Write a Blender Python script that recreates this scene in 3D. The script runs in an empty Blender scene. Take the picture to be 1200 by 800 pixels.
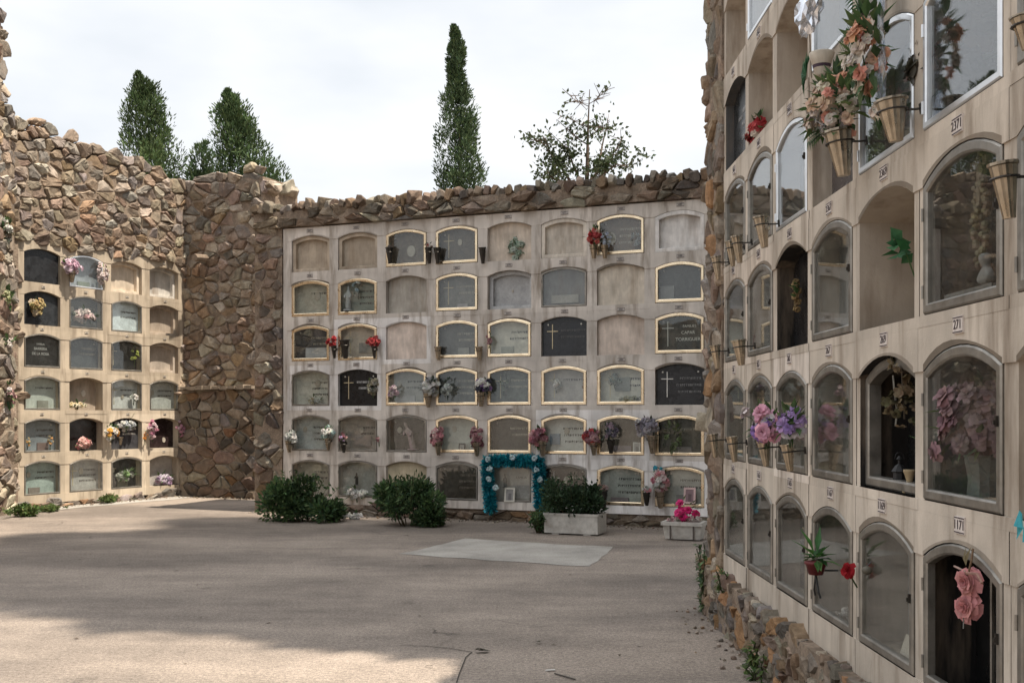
import bpy, bmesh, math, random
import numpy as np
from mathutils import Vector, Matrix
R = math.radians
rng = random.Random(7)
S = bpy.context.scene
COL = S.collection
EYE = 1.6; FPX = 1300.0; CX = 600.0; HY = 485.0

# ------------------------------------------------------------------ helpers
class MB:
    """collects faces, builds ONE mesh object"""
    def __init__(s): s.v = []; s.f = []; s.c = []; s.m = []
    def face(s, pts, col=(1, 1, 1), mi=0):
        b = len(s.v); s.v.extend([tuple(p) for p in pts])
        s.f.append(tuple(range(b, b + len(pts)))); s.c.append(col); s.m.append(mi)
    def mesh(s, vs, fs, col=(1, 1, 1), mi=0):
        b = len(s.v); s.v.extend([tuple(p) for p in vs])
        for f in fs:
            s.f.append(tuple(i + b for i in f)); s.c.append(col); s.m.append(mi)
    def box(s, a, b, col=(1, 1, 1), mi=0):
        x0, y0, z0 = a; x1, y1, z1 = b
        v = [(x0,y0,z0),(x1,y0,z0),(x1,y1,z0),(x0,y1,z0),(x0,y0,z1),(x1,y0,z1),(x1,y1,z1),(x0,y1,z1)]
        s.mesh(v, [(0,3,2,1),(4,5,6,7),(0,1,5,4),(1,2,6,5),(2,3,7,6),(3,0,4,7)], col, mi)
    def tube(s, pts, rads, n=6, col=(1, 1, 1), mi=0, cap=True):
        pts = [Vector(p) for p in pts]; rings = []
        for i, p in enumerate(pts):
            d = (pts[min(i+1, len(pts)-1)] - pts[max(i-1, 0)])
            d = d.normalized() if d.length > 1e-9 else Vector((0,0,1))
            a = d.orthogonal().normalized() if i == 0 else (a - d * a.dot(d)).normalized()
            b = d.cross(a); r = rads[i] if hasattr(rads, '__len__') else rads
            rings.append([p + (a*math.cos(2*math.pi*k/n) + b*math.sin(2*math.pi*k/n))*r for k in range(n)])
        vs = [q for rg in rings for q in rg]; fs = []
        for i in range(len(pts)-1):
            for k in range(n):
                k2 = (k+1) % n
                fs.append((i*n+k, i*n+k2, (i+1)*n+k2, (i+1)*n+k))
        if cap: fs.append(tuple(range(n-1, -1, -1))); fs.append(tuple((len(pts)-1)*n+k for k in range(n)))
        s.mesh(vs, fs, col, mi)
    def lathe(s, prof, n=16, col=(1, 1, 1), mi=0, o=(0, 0, 0), flute=0.0):
        vs = []; fs = []
        for r, z in prof:
            for k in range(n):
                a = 2*math.pi*k/n; rr = r*(1 + (flute if k % 2 else -flute))
                vs.append((o[0]+rr*math.cos(a), o[1]+rr*math.sin(a), o[2]+z))
        for i in range(len(prof)-1):
            for k in range(n):
                k2 = (k+1) % n
                fs.append((i*n+k, i*n+k2, (i+1)*n+k2, (i+1)*n+k))
        fs.append(tuple(range(n-1, -1, -1))); fs.append(tuple((len(prof)-1)*n+k for k in range(n)))
        s.mesh(vs, fs, col, mi)
    def make(s, name, mats, smooth=False):
        me = bpy.data.meshes.new(name); me.from_pydata(s.v, [], s.f)
        if not isinstance(mats, (list, tuple)): mats = [mats]
        for m in mats: me.materials.append(m)
        if s.f:
            me.polygons.foreach_set('material_index', s.m)
            lt = np.empty(len(me.polygons), 'i'); me.polygons.foreach_get('loop_total', lt)
            ca = me.color_attributes.new('col', 'FLOAT_COLOR', 'CORNER')
            cc = np.array([(c[0], c[1], c[2], 1.0) for c in s.c], 'f')
            ca.data.foreach_set('color', np.repeat(cc, lt, axis=0).ravel())
            if smooth: me.polygons.foreach_set('use_smooth', [True]*len(me.polygons))
        me.update(); return me
    def build(s, name, mats, parent=None, loc=(0, 0, 0), smooth=False):
        return obj(name, s.make(name, mats, smooth), parent, loc)

def obj(name, data, parent=None, loc=(0, 0, 0), rot=None):
    o = bpy.data.objects.new(name, data); COL.objects.link(o); o.location = loc
    if rot: o.rotation_euler = rot
    if parent: o.parent = parent
    return o
def tag(o, label=None, cat=None, group=None, kind=None):
    if label: o['label'] = label
    if cat: o['category'] = cat
    if group: o['group'] = group
    if kind: o['kind'] = kind
    return o
def thing(name, label, cat, loc=(0, 0, 0), rz=0.0, group=None):
    o = obj(name, None, None, loc, (0, 0, rz)); o.empty_display_size = .2
    return tag(o, label, cat, group)
def mul(c, k): return (c[0]*k, c[1]*k, c[2]*k)
def jit(c, a, r=rng, hue=.3):
    k = 1 + r.uniform(-a, a); return tuple(max(0, x*k*(1 + r.uniform(-a, a)*hue)) for x in c)

# ------------------------------------------------------------------ materials
def mk(name, rough=.8, metal=0.0, spec=.3, base=None, n1=None, n2=None, bump=None, stretch=None, coat=0, trans=0, rustc=None, rough_n=0):
    m = bpy.data.materials.new(name); m.use_nodes = True
    nt = m.node_tree; N = nt.nodes; L = nt.links; P = N['Principled BSDF']
    P.inputs['Roughness'].default_value = rough; P.inputs['Metallic'].default_value = metal
    P.inputs['Specular IOR Level'].default_value = spec
    if coat: P.inputs['Coat Weight'].default_value = coat; P.inputs['Coat Roughness'].default_value = .08
    if base is None:
        a = N.new('ShaderNodeAttribute'); a.attribute_name = 'col'; out = a.outputs['Color']
    else:
        a = N.new('ShaderNodeRGB'); a.outputs[0].default_value = (*base, 1); out = a.outputs[0]
    tc = N.new('ShaderNodeTexCoord'); co = tc.outputs['Object']
    g = N.new('ShaderNodeNewGeometry')
    pos = g.outputs['Position']
    if stretch:
        mp = N.new('ShaderNodeMapping'); mp.inputs['Scale'].default_value = stretch
        L.new(pos, mp.inputs['Vector']); spos = mp.outputs[0]
    else: spos = pos
    def noise(scale, src, detail=6, rgh=.6):
        n = N.new('ShaderNodeTexNoise'); n.inputs['Scale'].default_value = scale
        n.inputs['Detail'].default_value = detail; n.inputs['Roughness'].default_value = rgh
        L.new(src, n.inputs['Vector']); return n.outputs['Fac']
    def ramp(f, lo, hi):
        r = N.new('ShaderNodeMapRange'); r.inputs['From Min'].default_value = .3; r.inputs['From Max'].default_value = .7
        r.inputs['To Min'].default_value = lo; r.inputs['To Max'].default_value = hi
        L.new(f, r.inputs['Value']); return r.outputs[0]
    for spec_n in (n1, n2):
        if spec_n:
            sc, lo, hi, tint = spec_n
            f = ramp(noise(sc, spos if tint == 's' else pos), lo, hi)
            mx = N.new('ShaderNodeVectorMath'); mx.operation = 'SCALE'
            L.new(out, mx.inputs[0]); L.new(f, mx.inputs['Scale']); out = mx.outputs[0]
    if rustc:
        sc, amt, col = rustc
        f = noise(sc, spos)
        r = N.new('ShaderNodeMapRange'); r.inputs['From Min'].default_value = .5; r.inputs['From Max'].default_value = .72
        r.inputs['To Max'].default_value = amt; L.new(f, r.inputs['Value'])
        mx = N.new('ShaderNodeMix'); mx.data_type = 'RGBA'
        L.new(r.outputs[0], mx.inputs['Factor']); L.new(out, mx.inputs['A']); mx.inputs['B'].default_value = (*col, 1)
        out = mx.outputs['Result']
    L.new(out, P.inputs['Base Color'])
    if rough_n:
        L.new(ramp(noise(rough_n, pos), max(.02, rough-.12), min(1, rough+.2)), P.inputs['Roughness'])
    if bump:
        b = N.new('ShaderNodeBump'); b.inputs['Strength'].default_value = bump[1]; b.inputs['Distance'].default_value = bump[2] if len(bump) > 2 else .01
        L.new(noise(bump[0], pos, 8, .7), b.inputs['Height']); L.new(b.outputs[0], P.inputs['Normal'])
    if trans:
        t = N.new('ShaderNodeBsdfTranslucent'); L.new(out, t.inputs['Color'])
        ms = N.new('ShaderNodeMixShader'); ms.inputs[0].default_value = trans
        L.new(P.outputs[0], ms.inputs[1]); L.new(t.outputs[0], ms.inputs[2])
        L.new(ms.outputs[0], N['Material Output'].inputs['Surface'])
    return m
M = {}
M['conc'] = mk('weathered_concrete', .88, spec=.2, n1=(1.7, .76, 1.16, ''), n2=(6, .84, 1.08, 's'), bump=(55, .35, .006), stretch=(1, 1, .16), rustc=(6.5, .9, (.20, .155, .115)))
M['stone'] = mk('rubble_stone', .9, spec=.15, n1=(9, .62, 1.3, ''), n2=(55, .8, 1.2, ''), bump=(38, .8, .012), rustc=(5, .3, (.27, .155, .085)))
M['mortar'] = mk('old_mortar', .95, spec=.1, base=(.27, .21, .16), n1=(6, .6, 1.3, ''), n2=(40, .7, 1.2, ''), bump=(30, .9, .02))
M['plaster'] = mk('plaster', .9, spec=.15, n1=(4, .7, 1.18, ''), n2=(22, .86, 1.1, 's'), bump=(60, .3, .004), stretch=(1, 1, .2), rustc=(4.5, .55, (.20, .135, .085)))
M['polish'] = mk('polished_stone', .25, spec=.32, n1=(12, .7, 1.3, ''), n2=(60, .8, 1.2, ''), rough_n=6)
M['marble'] = mk('marble', .4, spec=.4, n1=(5, .72, 1.2, ''), n2=(30, .85, 1.1, ''), rough_n=5)
M['gold'] = mk('brass_frame', .27, 1.0, base=(.82, .67, .47), n1=(6, .85, 1.1, ''), rough_n=9)
M['bronze'] = mk('grey_anodised_frame', .42, .75, base=(.28, .26, .23), n1=(9, .65, 1.2, ''), rough_n=10)
M['white_metal'] = mk('white_metal_frame', .28, .8, spec=.5, base=(.78, .79, .80), n1=(9, .85, 1.05, ''))
M['steel'] = mk('vase_metal', .30, 1.0, base=(.42, .36, .28), n1=(20, .7, 1.1, ''), rough_n=18)
M['dark_metal'] = mk('dark_metal', .45, .8, base=(.06, .055, .05), n1=(20, .7, 1.2, ''))
M['petal'] = mk('petal_cloth', .75, spec=.15, n1=(60, .85, 1.12, ''), trans=.25)
M['leaf'] = mk('leaf_green', .6, spec=.25, n1=(30, .75, 1.25, ''), trans=.25)
M['needle'] = mk('cypress_foliage', .75, spec=.16, n1=(1.1, .75, 1.25, ''), trans=.12)
M['bark'] = mk('bark', .9, base=(.11, .08, .06), n1=(12, .6, 1.3, ''), bump=(20, .8, .03))
M['white'] = mk('white_paint', .5, spec=.4, base=(.56, .53, .48), n1=(5, .75, 1.08, ''), n2=(24, .85, 1.05, ''), rustc=(7, .55, (.2, .16, .12)))
M['paint'] = mk('coloured_paint', .55, spec=.35, n1=(14, .85, 1.1, ''))
M['letters'] = mk('letters', .5, spec=.3)
M['tinsel'] = mk('tinsel', .35, .35, spec=.5, n1=(40, .6, 1.4, ''))
M['terracotta'] = mk('terracotta', .85, base=(.30, .13, .07), n1=(10, .75, 1.2, ''), bump=(40, .3, .004))

def glass_mat(name, ior, tint, dirt):
    m = bpy.data.materials.new(name); m.use_nodes = True
    nt = m.node_tree; N = nt.nodes; L = nt.links; N.remove(N['Principled BSDF'])
    lw = N.new('ShaderNodeLayerWeight'); lw.inputs['Blend'].default_value = .5
    pw = N.new('ShaderNodeMath'); pw.operation = 'POWER'; pw.inputs[1].default_value = 4.6; L.new(lw.outputs['Facing'], pw.inputs[0])
    fr = N.new('ShaderNodeMapRange'); fr.inputs['To Min'].default_value = ior; fr.inputs['To Max'].default_value = .92; L.new(pw.outputs[0], fr.inputs['Value'])
    tr = N.new('ShaderNodeBsdfTransparent'); tr.inputs[0].default_value = (*tint, 1)
    gl = N.new('ShaderNodeBsdfGlossy'); gl.inputs['Roughness'].default_value = .015
    mx = N.new('ShaderNodeMixShader'); L.new(fr.outputs[0], mx.inputs[0]); L.new(tr.outputs[0], mx.inputs[1]); L.new(gl.outputs[0], mx.inputs[2])
    df = N.new('ShaderNodeBsdfDiffuse'); df.inputs[0].default_value = (.42, .41, .38, 1)
    g = N.new('ShaderNodeNewGeometry'); no = N.new('ShaderNodeTexNoise'); no.inputs['Scale'].default_value = 5; no.inputs['Detail'].default_value = 6
    L.new(g.outputs['Position'], no.inputs['Vector'])
    mr = N.new('ShaderNodeMapRange'); mr.inputs['From Min'].default_value = .35; mr.inputs['From Max'].default_value = .75
    mr.inputs['To Min'].default_value = dirt*.35; mr.inputs['To Max'].default_value = dirt*1.5; L.new(no.outputs['Fac'], mr.inputs['Value'])
    m2 = N.new('ShaderNodeMixShader'); L.new(mr.outputs[0], m2.inputs[0]); L.new(mx.outputs[0], m2.inputs[1]); L.new(df.outputs[0], m2.inputs[2])
    L.new(m2.outputs[0], N['Material Output'].inputs['Surface'])
    return m
M['glass'] = glass_mat('niche_glass', .05, (.95, .965, .955), .022)
M['glass_clean'] = glass_mat('clean_glass', .11, (.9, .92, .93), .02)
M['cello'] = glass_mat('cellophane', .14, (.90, .93, .97), .10)
nt = M['cello'].node_tree
for n in nt.nodes:
    if n.type == 'BSDF_GLOSSY': n.inputs['Roughness'].default_value = .12

# ------------------------------------------------------------------ wall planes
class Plane:
    """vertical plane: local x to the right along the wall, y into it, z up"""
    def __init__(s, a, b=None, d=None):
        s.o = Vector(a)
        s.d = (Vector(b) - Vector(a)).normalized() if b else Vector(d).normalized()
        s.n = Vector((-s.d.y, s.d.x)); s.rz = math.atan2(s.d.y, s.d.x)
    def local(s, px, py, off=0.0):
        r = Vector(((px-CX)/FPX, 1.0)); o = s.o - s.n*off
        t = o.dot(s.n)/r.dot(s.n); p = r*t
        return ((p - s.o).dot(s.d), -off, EYE + t*(HY-py)/FPX, t)
    def world(s, px, py, off=0.0):
        l = s.local(px, py, off); return s.pt(l[0], l[1], l[2]), l[3]/FPX     # point, metres per pixel
    def pt(s, u, y, z):
        q = s.o + s.d*u + s.n*y; return Vector((q.x, q.y, z))
    def front(s): return Vector((-s.n.x, -s.n.y, 0))
def ground_pt(px, py):
    t = EYE*FPX/(py-HY); return Vector(((px-CX)*t/FPX, t, 0))

BACK = Plane((-3.64, 18.0), b=(2.757, 15.45))
LEFT = Plane((-8.22, 18.5), b=(-6.46, 21.7))
RIGHT = Plane((1.62, 8.44), d=(0, -1))

# ------------------------------------------------------------------ rubble stones
def proto_stones(n):
    """angular quarry stones: a block with its corners and edges split off"""
    out = []
    for i in range(n):
        bm = bmesh.new(); r = random.Random(100+i); bmesh.ops.create_cube(bm, size=2)
        for k in range(r.randint(9, 14)):
            d = Vector((r.gauss(0, 1), r.gauss(0, .7), r.gauss(0, 1))).normalized()
            ext = abs(d.x)+abs(d.y)+abs(d.z)
            g = bm.verts[:] + bm.edges[:] + bm.faces[:]
            res = bmesh.ops.bisect_plane(bm, geom=g, plane_co=d*ext*r.uniform(.50, .74), plane_no=d, clear_outer=True)
            ed = [e for e in res['geom_cut'] if isinstance(e, bmesh.types.BMEdge)]
            if ed: bmesh.ops.edgenet_fill(bm, edges=ed)
        bmesh.ops.remove_doubles(bm, verts=bm.verts, dist=.02)
        bmesh.ops.bevel(bm, geom=list(bm.edges), offset=.075, segments=1, affect='EDGES')
        bmesh.ops.recalc_face_normals(bm, faces=bm.faces)
        bm.verts.index_update()
        mx = np.array([v.co[:] for v in bm.verts])
        out.append((mx, [tuple(v.index for v in f.verts) for f in bm.faces])); bm.free()
    return out
PROTO = proto_stones(36)
PAL = [(.255,.205,.155),(.21,.18,.15),(.31,.26,.20),(.235,.175,.13),(.265,.185,.12),(.175,.15,.13),(.345,.30,.24),(.195,.145,.11),(.275,.23,.18),(.28,.21,.16),(.24,.215,.19)]
def stone(mb, c, sx, sy, sz, r, pal=PAL, tilt=.35, k=1.0):
    mx, fs = PROTO[r.randrange(len(PROTO))]
    rot = np.array(Matrix.Rotation(r.uniform(-tilt, tilt), 3, 'Y') @ Matrix.Rotation(r.choice((0, math.pi)) + r.uniform(-.25, .25), 3, 'Z') @ Matrix.Rotation(r.uniform(-.3, .3), 3, 'X'))
    p = (mx*np.array((sx, sy, sz))) @ rot.T + np.array(c)
    mb.mesh(p.tolist(), fs, mul(jit(r.choice(pal), .3, r, .12), k))
def rubble(mb, u0, u1, z0, ztop, seed, s=.26, out=.06, pal=PAL, yoff=0.0, skip=None, k=1.0):
    """courses of odd stones in front of the plane y = yoff; ztop may be a function of u"""
    r = random.Random(seed); z = z0; zt = ztop if callable(ztop) else (lambda u: ztop)
    zmax = max(zt(u0 + (u1-u0)*i/20) for i in range(21))
    while z < zmax:
        h = s*r.uniform(.42, .92); u = u0 - r.uniform(0, .1)
        while u < u1:
            w = s*r.uniform(.5, 1.5)
            cu = u + w*.5; cz = z + h*.5 + r.uniform(-.22, .22)*s
            if cz - h*.2 < zt(min(max(cu, u0), u1)) and not (skip and skip(cu, cz)):
                stone(mb, (min(cu, u1-.02), yoff + r.uniform(-.02, .04), cz), w*.60, out+.06*r.random(), h*.66, r, pal, .3, k)
            u += w*.93
        z += h*.88

def masonry(mb, u0, u1, z0, ztop, seed, sw=.30, sh=.20, out=.05, gap=.010, pal=PAL, yoff=0.0, skip=None, k=1.0, drop=.26):
    """fitted rubble: irregular stones (cells of a jittered lattice) with chamfered, tilted faces and thin joints"""
    r = random.Random(seed); zt = ztop if callable(ztop) else (lambda u: ztop)
    zmax = max(zt(u0 + (u1-u0)*i/20) for i in range(21)) + sh*1.6
    pts = []; grid = {}
    j = -1
    while z0 + j*sh < zmax:
        off = r.random()
        for i in range(-2, int((u1-u0)/sw)+3):
            if r.random() < drop: continue
            u = (u0 + (i+off)*sw + r.uniform(-.46, .46)*sw)/sw; z = (z0 + (j+.5)*sh + r.uniform(-.46, .46)*sh)/sh
            pts.append((u, z)); grid.setdefault((int(math.floor(u)), int(math.floor(z))), []).append(len(pts)-1)
        j += 1
    for n, (a, b) in enumerate(pts):
        U, Z = a*sw, b*sh
        if not (u0 - .1*sw < U < u1 + .1*sw) or Z < z0 - .3*sh or Z > zt(min(max(U, u0), u1)): continue
        if skip and skip(U, Z): continue
        poly = [(a-1.6, b-1.6), (a+1.6, b-1.6), (a+1.6, b+1.6), (a-1.6, b+1.6)]
        ga, gb = int(math.floor(a)), int(math.floor(b))
        for da in range(-3, 4):
            for db in range(-3, 4):
                for m in grid.get((ga+da, gb+db), ()):
                    if m == n: continue
                    c, d = pts[m]; nx, nz = c-a, d-b; mid = ((a+c)/2*nx + (b+d)/2*nz); new = []
                    for q in range(len(poly)):
                        p, s = poly[q], poly[(q+1) % len(poly)]
                        fp, fs = p[0]*nx+p[1]*nz-mid, s[0]*nx+s[1]*nz-mid
                        if fp <= 0: new.append(p)
                        if fp*fs < 0: t = fp/(fp-fs); new.append((p[0]+(s[0]-p[0])*t, p[1]+(s[1]-p[1])*t))
                    poly = new
                    if len(poly) < 3: break
        if len(poly) < 3: continue
        P = [(min(max(x*sw, u0-.02), u1+.02), max(z*sh, z0-.02)) for x, z in poly]
        cx = sum(p[0] for p in P)/len(P); cz = sum(p[1] for p in P)/len(P); Q = []
        for q in range(len(P)):
            p, s = P[q], P[(q+1) % len(P)]; e = math.hypot(s[0]-p[0], s[1]-p[1])
            if e < .012: continue
            for t in ((.19, .81) if e < sw*.5 else (.12, .5, .88)):
                Q.append((p[0]+(s[0]-p[0])*t, p[1]+(s[1]-p[1])*t))
        if len(Q) < 5: continue
        R1 = []
        for x, z in Q:
            l = math.hypot(x-cx, z-cz); f = max(.3, 1 - gap*r.uniform(.6, 1.7)/max(l, .01)); R1.append((cx+(x-cx)*f, cz+(z-cz)*f))
        d = out*r.uniform(.55, 1.5); ax, az = r.uniform(-.22, .22), r.uniform(-.30, .16); nn = len(R1); R1 = [(x+r.uniform(-.05, .05)*sh, z+r.uniform(-.05, .05)*sh) for x, z in R1]; y = lambda x, z, q: yoff - q + ax*(x-cx) + az*(z-cz)
        V = [(x, yoff+.06, z) for x, z in R1] + [(x, y(x, z, d*.5)+r.uniform(-.006, .006), z) for x, z in R1]
        ix = 1-r.uniform(.10, .22)
        V += [(cx+(x-cx)*ix, y(x, z, d)+r.uniform(-.1, .1)*d*2, cz+(z-cz)*ix) for x, z in R1] + [(cx+r.uniform(-.15, .15)*sw, y(cx, cz, d*1.12)+r.uniform(-.12, .12)*d*2, cz+r.uniform(-.15, .15)*sh)]
        F = []
        for q in range(nn):
            w = (q+1) % nn
            F += [(q, w, nn+w, nn+q), (nn+q, nn+w, 2*nn+w, 2*nn+q), (2*nn+q, 2*nn+w, 3*nn)]
        mb.mesh(V, F, mul(jit(r.choice(pal), .32, r, .14), k))

# ------------------------------------------------------------------ niches
def outline(w, hs, hc, t=0.0, n=10):
    """arched outline inset by t, from bottom-left counter-clockwise (x, z)"""
    a = w/2; s = hc-hs; rad = (a*a+s*s)/(2*s); zc = hc-rad; rr = rad-t; aa = a-t
    th = math.asin(aa/rr); pts = [(-aa, t), (aa, t)]
    for i in range(n+1):
        q = th - 2*th*i/n; pts.append((rr*math.sin(q), zc + rr*math.cos(q)))
    return pts
def prism(mb, pts, y0, y1, col=(1, 1, 1), mi=0):
    n = len(pts)
    mb.face([(x, y0, z) for x, z in pts], col, mi)
    mb.face([(x, y1, z) for x, z in reversed(pts)], col, mi)
    for i in range(n):
        a = pts[i]; b = pts[(i+1) % n]
        mb.face([(a[0], y1, a[1]), (b[0], y1, b[1]), (b[0], y0, b[1]), (a[0], y0, a[1])], col, mi)
def ring(mb, po, pi, y0, y1, col=(1, 1, 1), bev=.006):
    n = len(po)
    def mid(a, b, k): return (a[0]+(b[0]-a[0])*k, a[1]+(b[1]-a[1])*k)
    for i in range(n):
        a, b, c, d = po[i], po[(i+1) % n], pi[(i+1) % n], pi[i]
        a2, b2, c2, d2 = mid(a, d, .18), mid(b, c, .18), mid(c, b, .18), mid(d, a, .18)
        q = lambda p, y: (p[0], y, p[1])
        mb.face([q(a2, y0), q(b2, y0), q(c2, y0), q(d2, y0)], col)
        mb.face([q(a, y0+bev), q(b, y0+bev), q(b2, y0), q(a2, y0)], col)
        mb.face([q(d2, y0), q(c2, y0), q(c, y0+bev), q(d, y0+bev)], col)
        mb.face([q(a, y1), q(b, y1), q(b, y0+bev), q(a, y0+bev)], col)
        mb.face([q(d, y0+bev), q(c, y0+bev), q(c, y1), q(d, y1)], col)
def text_me(body, size, mat, ext=.0015, spacing=1.0):
    cu = bpy.data.curves.new('t', 'FONT'); cu.body = body; cu.size = size; cu.extrude = ext
    cu.align_x = 'CENTER'; cu.align_y = 'CENTER'; cu.space_line = spacing
    o = bpy.data.objects.new('t', cu); me = bpy.data.meshes.new_from_object(o)
    bpy.data.objects.remove(o); bpy.data.curves.remove(cu)
    n = len(me.vertices); co = np.empty(n*3, 'f'); me.vertices.foreach_get('co', co); co = co.reshape(-1, 3)
    me.vertices.foreach_set('co', np.stack([co[:, 0], -co[:, 2], co[:, 1]], 1).ravel())
    me.materials.clear(); me.materials.append(mat); me.update(); return me
LET = {}
def letter_mat(c):
    if c not in LET: LET[c] = mk('lettering', .5, .2, base=c)
    return LET[c]
def cross_mesh(mb, x, z, h, y, col, w=.010):
    mb.box((x-w/2, y-.008, z), (x+w/2, y, z+h), col)
    mb.box((x-h*.24, y-.0085, z+h*.70), (x+h*.24, y-.0005, z+h*.70+w), col)

CACHE = {}
class Block:
    """a wall of burial niches: concrete grid with openings, slabs, doors and number plates"""
    def __init__(s, pl, root, W, H, z0, ncol, nrow, ow, hs, hc, ob, seed):
        s.pl, s.root, s.W, s.H, s.z0, s.nc, s.nr, s.ow, s.hs, s.hc, s.ob = pl, root, W, H, z0, ncol, nrow, ow, hs, hc, ob
        s.r = random.Random(seed); s.reveal = {}; s.stains = {}
    def cell(s, c, r): return ((c+.5)*s.W, s.z0 + r*s.H + s.ob)
    def frame(s, depth, tint, umin, umax, ztop, zbot, base=(.42, .355, .285), stain=.5):
        mb = MB(); r = s.r; W, H = s.W, s.H; a = s.ow/2
        for c in range(s.nc):
            for k in range(s.nr):
                x, z = s.cell(c, k); t = tint(c, k, r); col = tuple(b*q for b, q in zip(base, t)) if hasattr(t, '__len__') else mul(base, t)
                L, Rr = x-W/2, x+W/2; B = z - s.ob; T = B + H; py = -r.uniform(0, .004); ly = -.006 - r.uniform(0, .006)
                if k == s.nr-1: T = ztop
                if k == 0: B = zbot
                pc = mul(col, r.uniform(.92, 1.06)); hs = z + s.hs; hc = z+s.hc
                # pillars (left and right halves), sill band, lintel with the arch
                mb.face([(L, py, z), (x-a, py, z), (x-a, py, hs), (L, py, hs)], pc)
                mb.face([(x+a, py, z), (Rr, py, z), (Rr, py, hs), (x+a, py, hs)], pc)
                mb.face([(L, ly, B), (Rr, ly, B), (Rr, ly, z), (L, ly, z)], col)
                mb.face([(L, ly, z), (Rr, ly, z), (Rr, .02, z), (L, .02, z)], mul(col, .95))
                mb.face([(L, ly, hs), (x-a, ly, hs), (x-a, ly, T), (L, ly, T)], col)
                mb.face([(x+a, ly, hs), (Rr, ly, hs), (Rr, ly, T), (x+a, ly, T)], col)
                mb.face([(L, .02, hs), (x-a, .02, hs), (x-a, ly, hs), (L, ly, hs)], mul(col, .9))
                mb.face([(x+a, .02, hs), (Rr, .02, hs), (Rr, ly, hs), (x+a, ly, hs)], mul(col, .9))
                pts = [(x+p, z+q) for p, q in outline(s.ow, s.hs, s.hc)]
                arch = pts[2:]; sd = min(.82, s.stains.get((c, k), stain*r.random()**1.5)); ph = r.uniform(0, 6)
                sc = tuple(b*(1-sd) + q*sd for b, q in zip(col, (.10, .075, .05)))
                for i in range(len(arch)-1):
                    (x1, z1), (x2, z2) = arch[i], arch[i+1]; g = .010 + .013*(1+math.sin(ph+i*.55))*sd; g2 = .010 + .013*(1+math.sin(ph+(i+1)*.55))*sd
                    mb.face([(x2, ly, z2), (x1, ly, z1), (x1, ly, z1+g), (x2, ly, z2+g2)], sc)
                    mb.face([(x2, ly, z2+g2), (x1, ly, z1+g), (x1, ly, T), (x2, ly, T)], col)
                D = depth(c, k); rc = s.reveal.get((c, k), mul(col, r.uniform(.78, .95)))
                n = len(pts)
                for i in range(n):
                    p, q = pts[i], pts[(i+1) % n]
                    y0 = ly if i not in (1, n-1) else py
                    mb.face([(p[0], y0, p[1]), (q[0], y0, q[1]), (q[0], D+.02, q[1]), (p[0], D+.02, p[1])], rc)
        # ends, top and the solid body behind
        u0, u1 = 0.0, s.nc*W
        zb = zbot
        if umin < u0: mb.box((umin, -.004, zb), (u0, .3, ztop), mul(base, .98))
        if umax > u1: mb.box((u1, -.004, zb), (umax, .3, ztop), mul(base, .98))
        mb.face([(umin, -.012, ztop), (umax, -.012, ztop), (umax, .3, ztop), (umin, .3, ztop)], base)
        mb.face([(umin, .3, zb), (umin, -.012, zb), (umax, -.012, zb), (umax, .3, zb)], base)
        return mb.build('concrete_frame', M['conc'], s.root)
    def slab(s, c, r, kind, col, D, **kw):
        x, z = s.cell(c, r); mb = MB()
        prism(mb, outline(s.ow-.004, s.hs-.002, s.hc-.002, .0), D, D+.03, col)
        if kw.get('inset'):
            ring(mb, outline(s.ow-.006, s.hs-.003, s.hc-.003), outline(s.ow-.006, s.hs-.003, s.hc-.003, .055), D-.07, D, mul(col, 1.12), .002)
        o = mb.build(kw.get('name', 'closing_slab'), M[kind], s.root, (x, 0, z))
        if kw.get('label'): o['label'] = kw['label']
        lc = kw.get('ink', (.62, .60, .55))
        if kw.get('cross'):
            q = MB(); cross_mesh(q, -s.ow*.27, s.hs*.22, s.hs*.72, D, (1, 1, 1), .011); q.build('cross', letter_mat(kw.get('cink', (.6, .5, .33))), o)
        if kw.get('studs'):
            for sx in (-1, 1):
                q = MB(); q.lathe([(.001, 0), (.014, .001), (.012, .008), (.002, .011)], 10, (.7, .68, .62))
                q.build('stud', M['letters'], o, (sx*s.ow*.36, D-.002, s.hs*.93), True).rotation_euler = (R(90), 0, 0)
        for (tx, tz, size, body) in kw.get('text', ()):
            t = obj('inscription', text_me(body, size, letter_mat(lc)), o, (tx, D-.002, tz))
        if kw.get('strokes'):
            q = MB(); rr = random.Random(c*31+r*7)
            for li in range(kw['strokes']):
                u = -.02 + rr.uniform(-.04, .02); zz = s.hs*(.72 - .19*li); e = s.ow*.42
                while u < e:
                    w = rr.uniform(.012, .026)
                    q.box((u, D-.003, zz), (u+w*.45, D, zz+.032)); q.box((u+w*.45, D-.003, zz+rr.choice((0, .014, .026))), (u+w, D, zz+.034 if rr.random() < .3 else zz+.03)); u += w+.008
            q.build('inscription', letter_mat(lc), o)
        if kw.get('plaque'):
            px, pz, pw, ph, pc = kw['plaque']; q = MB()
            q.box((px-pw/2, D-.02, pz), (px+pw/2, D, pz+ph), pc)
            q.build('plaque', M['marble'], o)
        if kw.get('portrait'):
            px, pz, pr = kw['portrait']; q = MB()
            pts = [(px+pr*.78*math.cos(a*math.pi/8), pz+pr*math.sin(a*math.pi/8)) for a in range(16)]
            prism(q, pts, D-.012, D, (.42, .38, .32)); q.build('portrait_oval', M['marble'], o)
        return o
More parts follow.
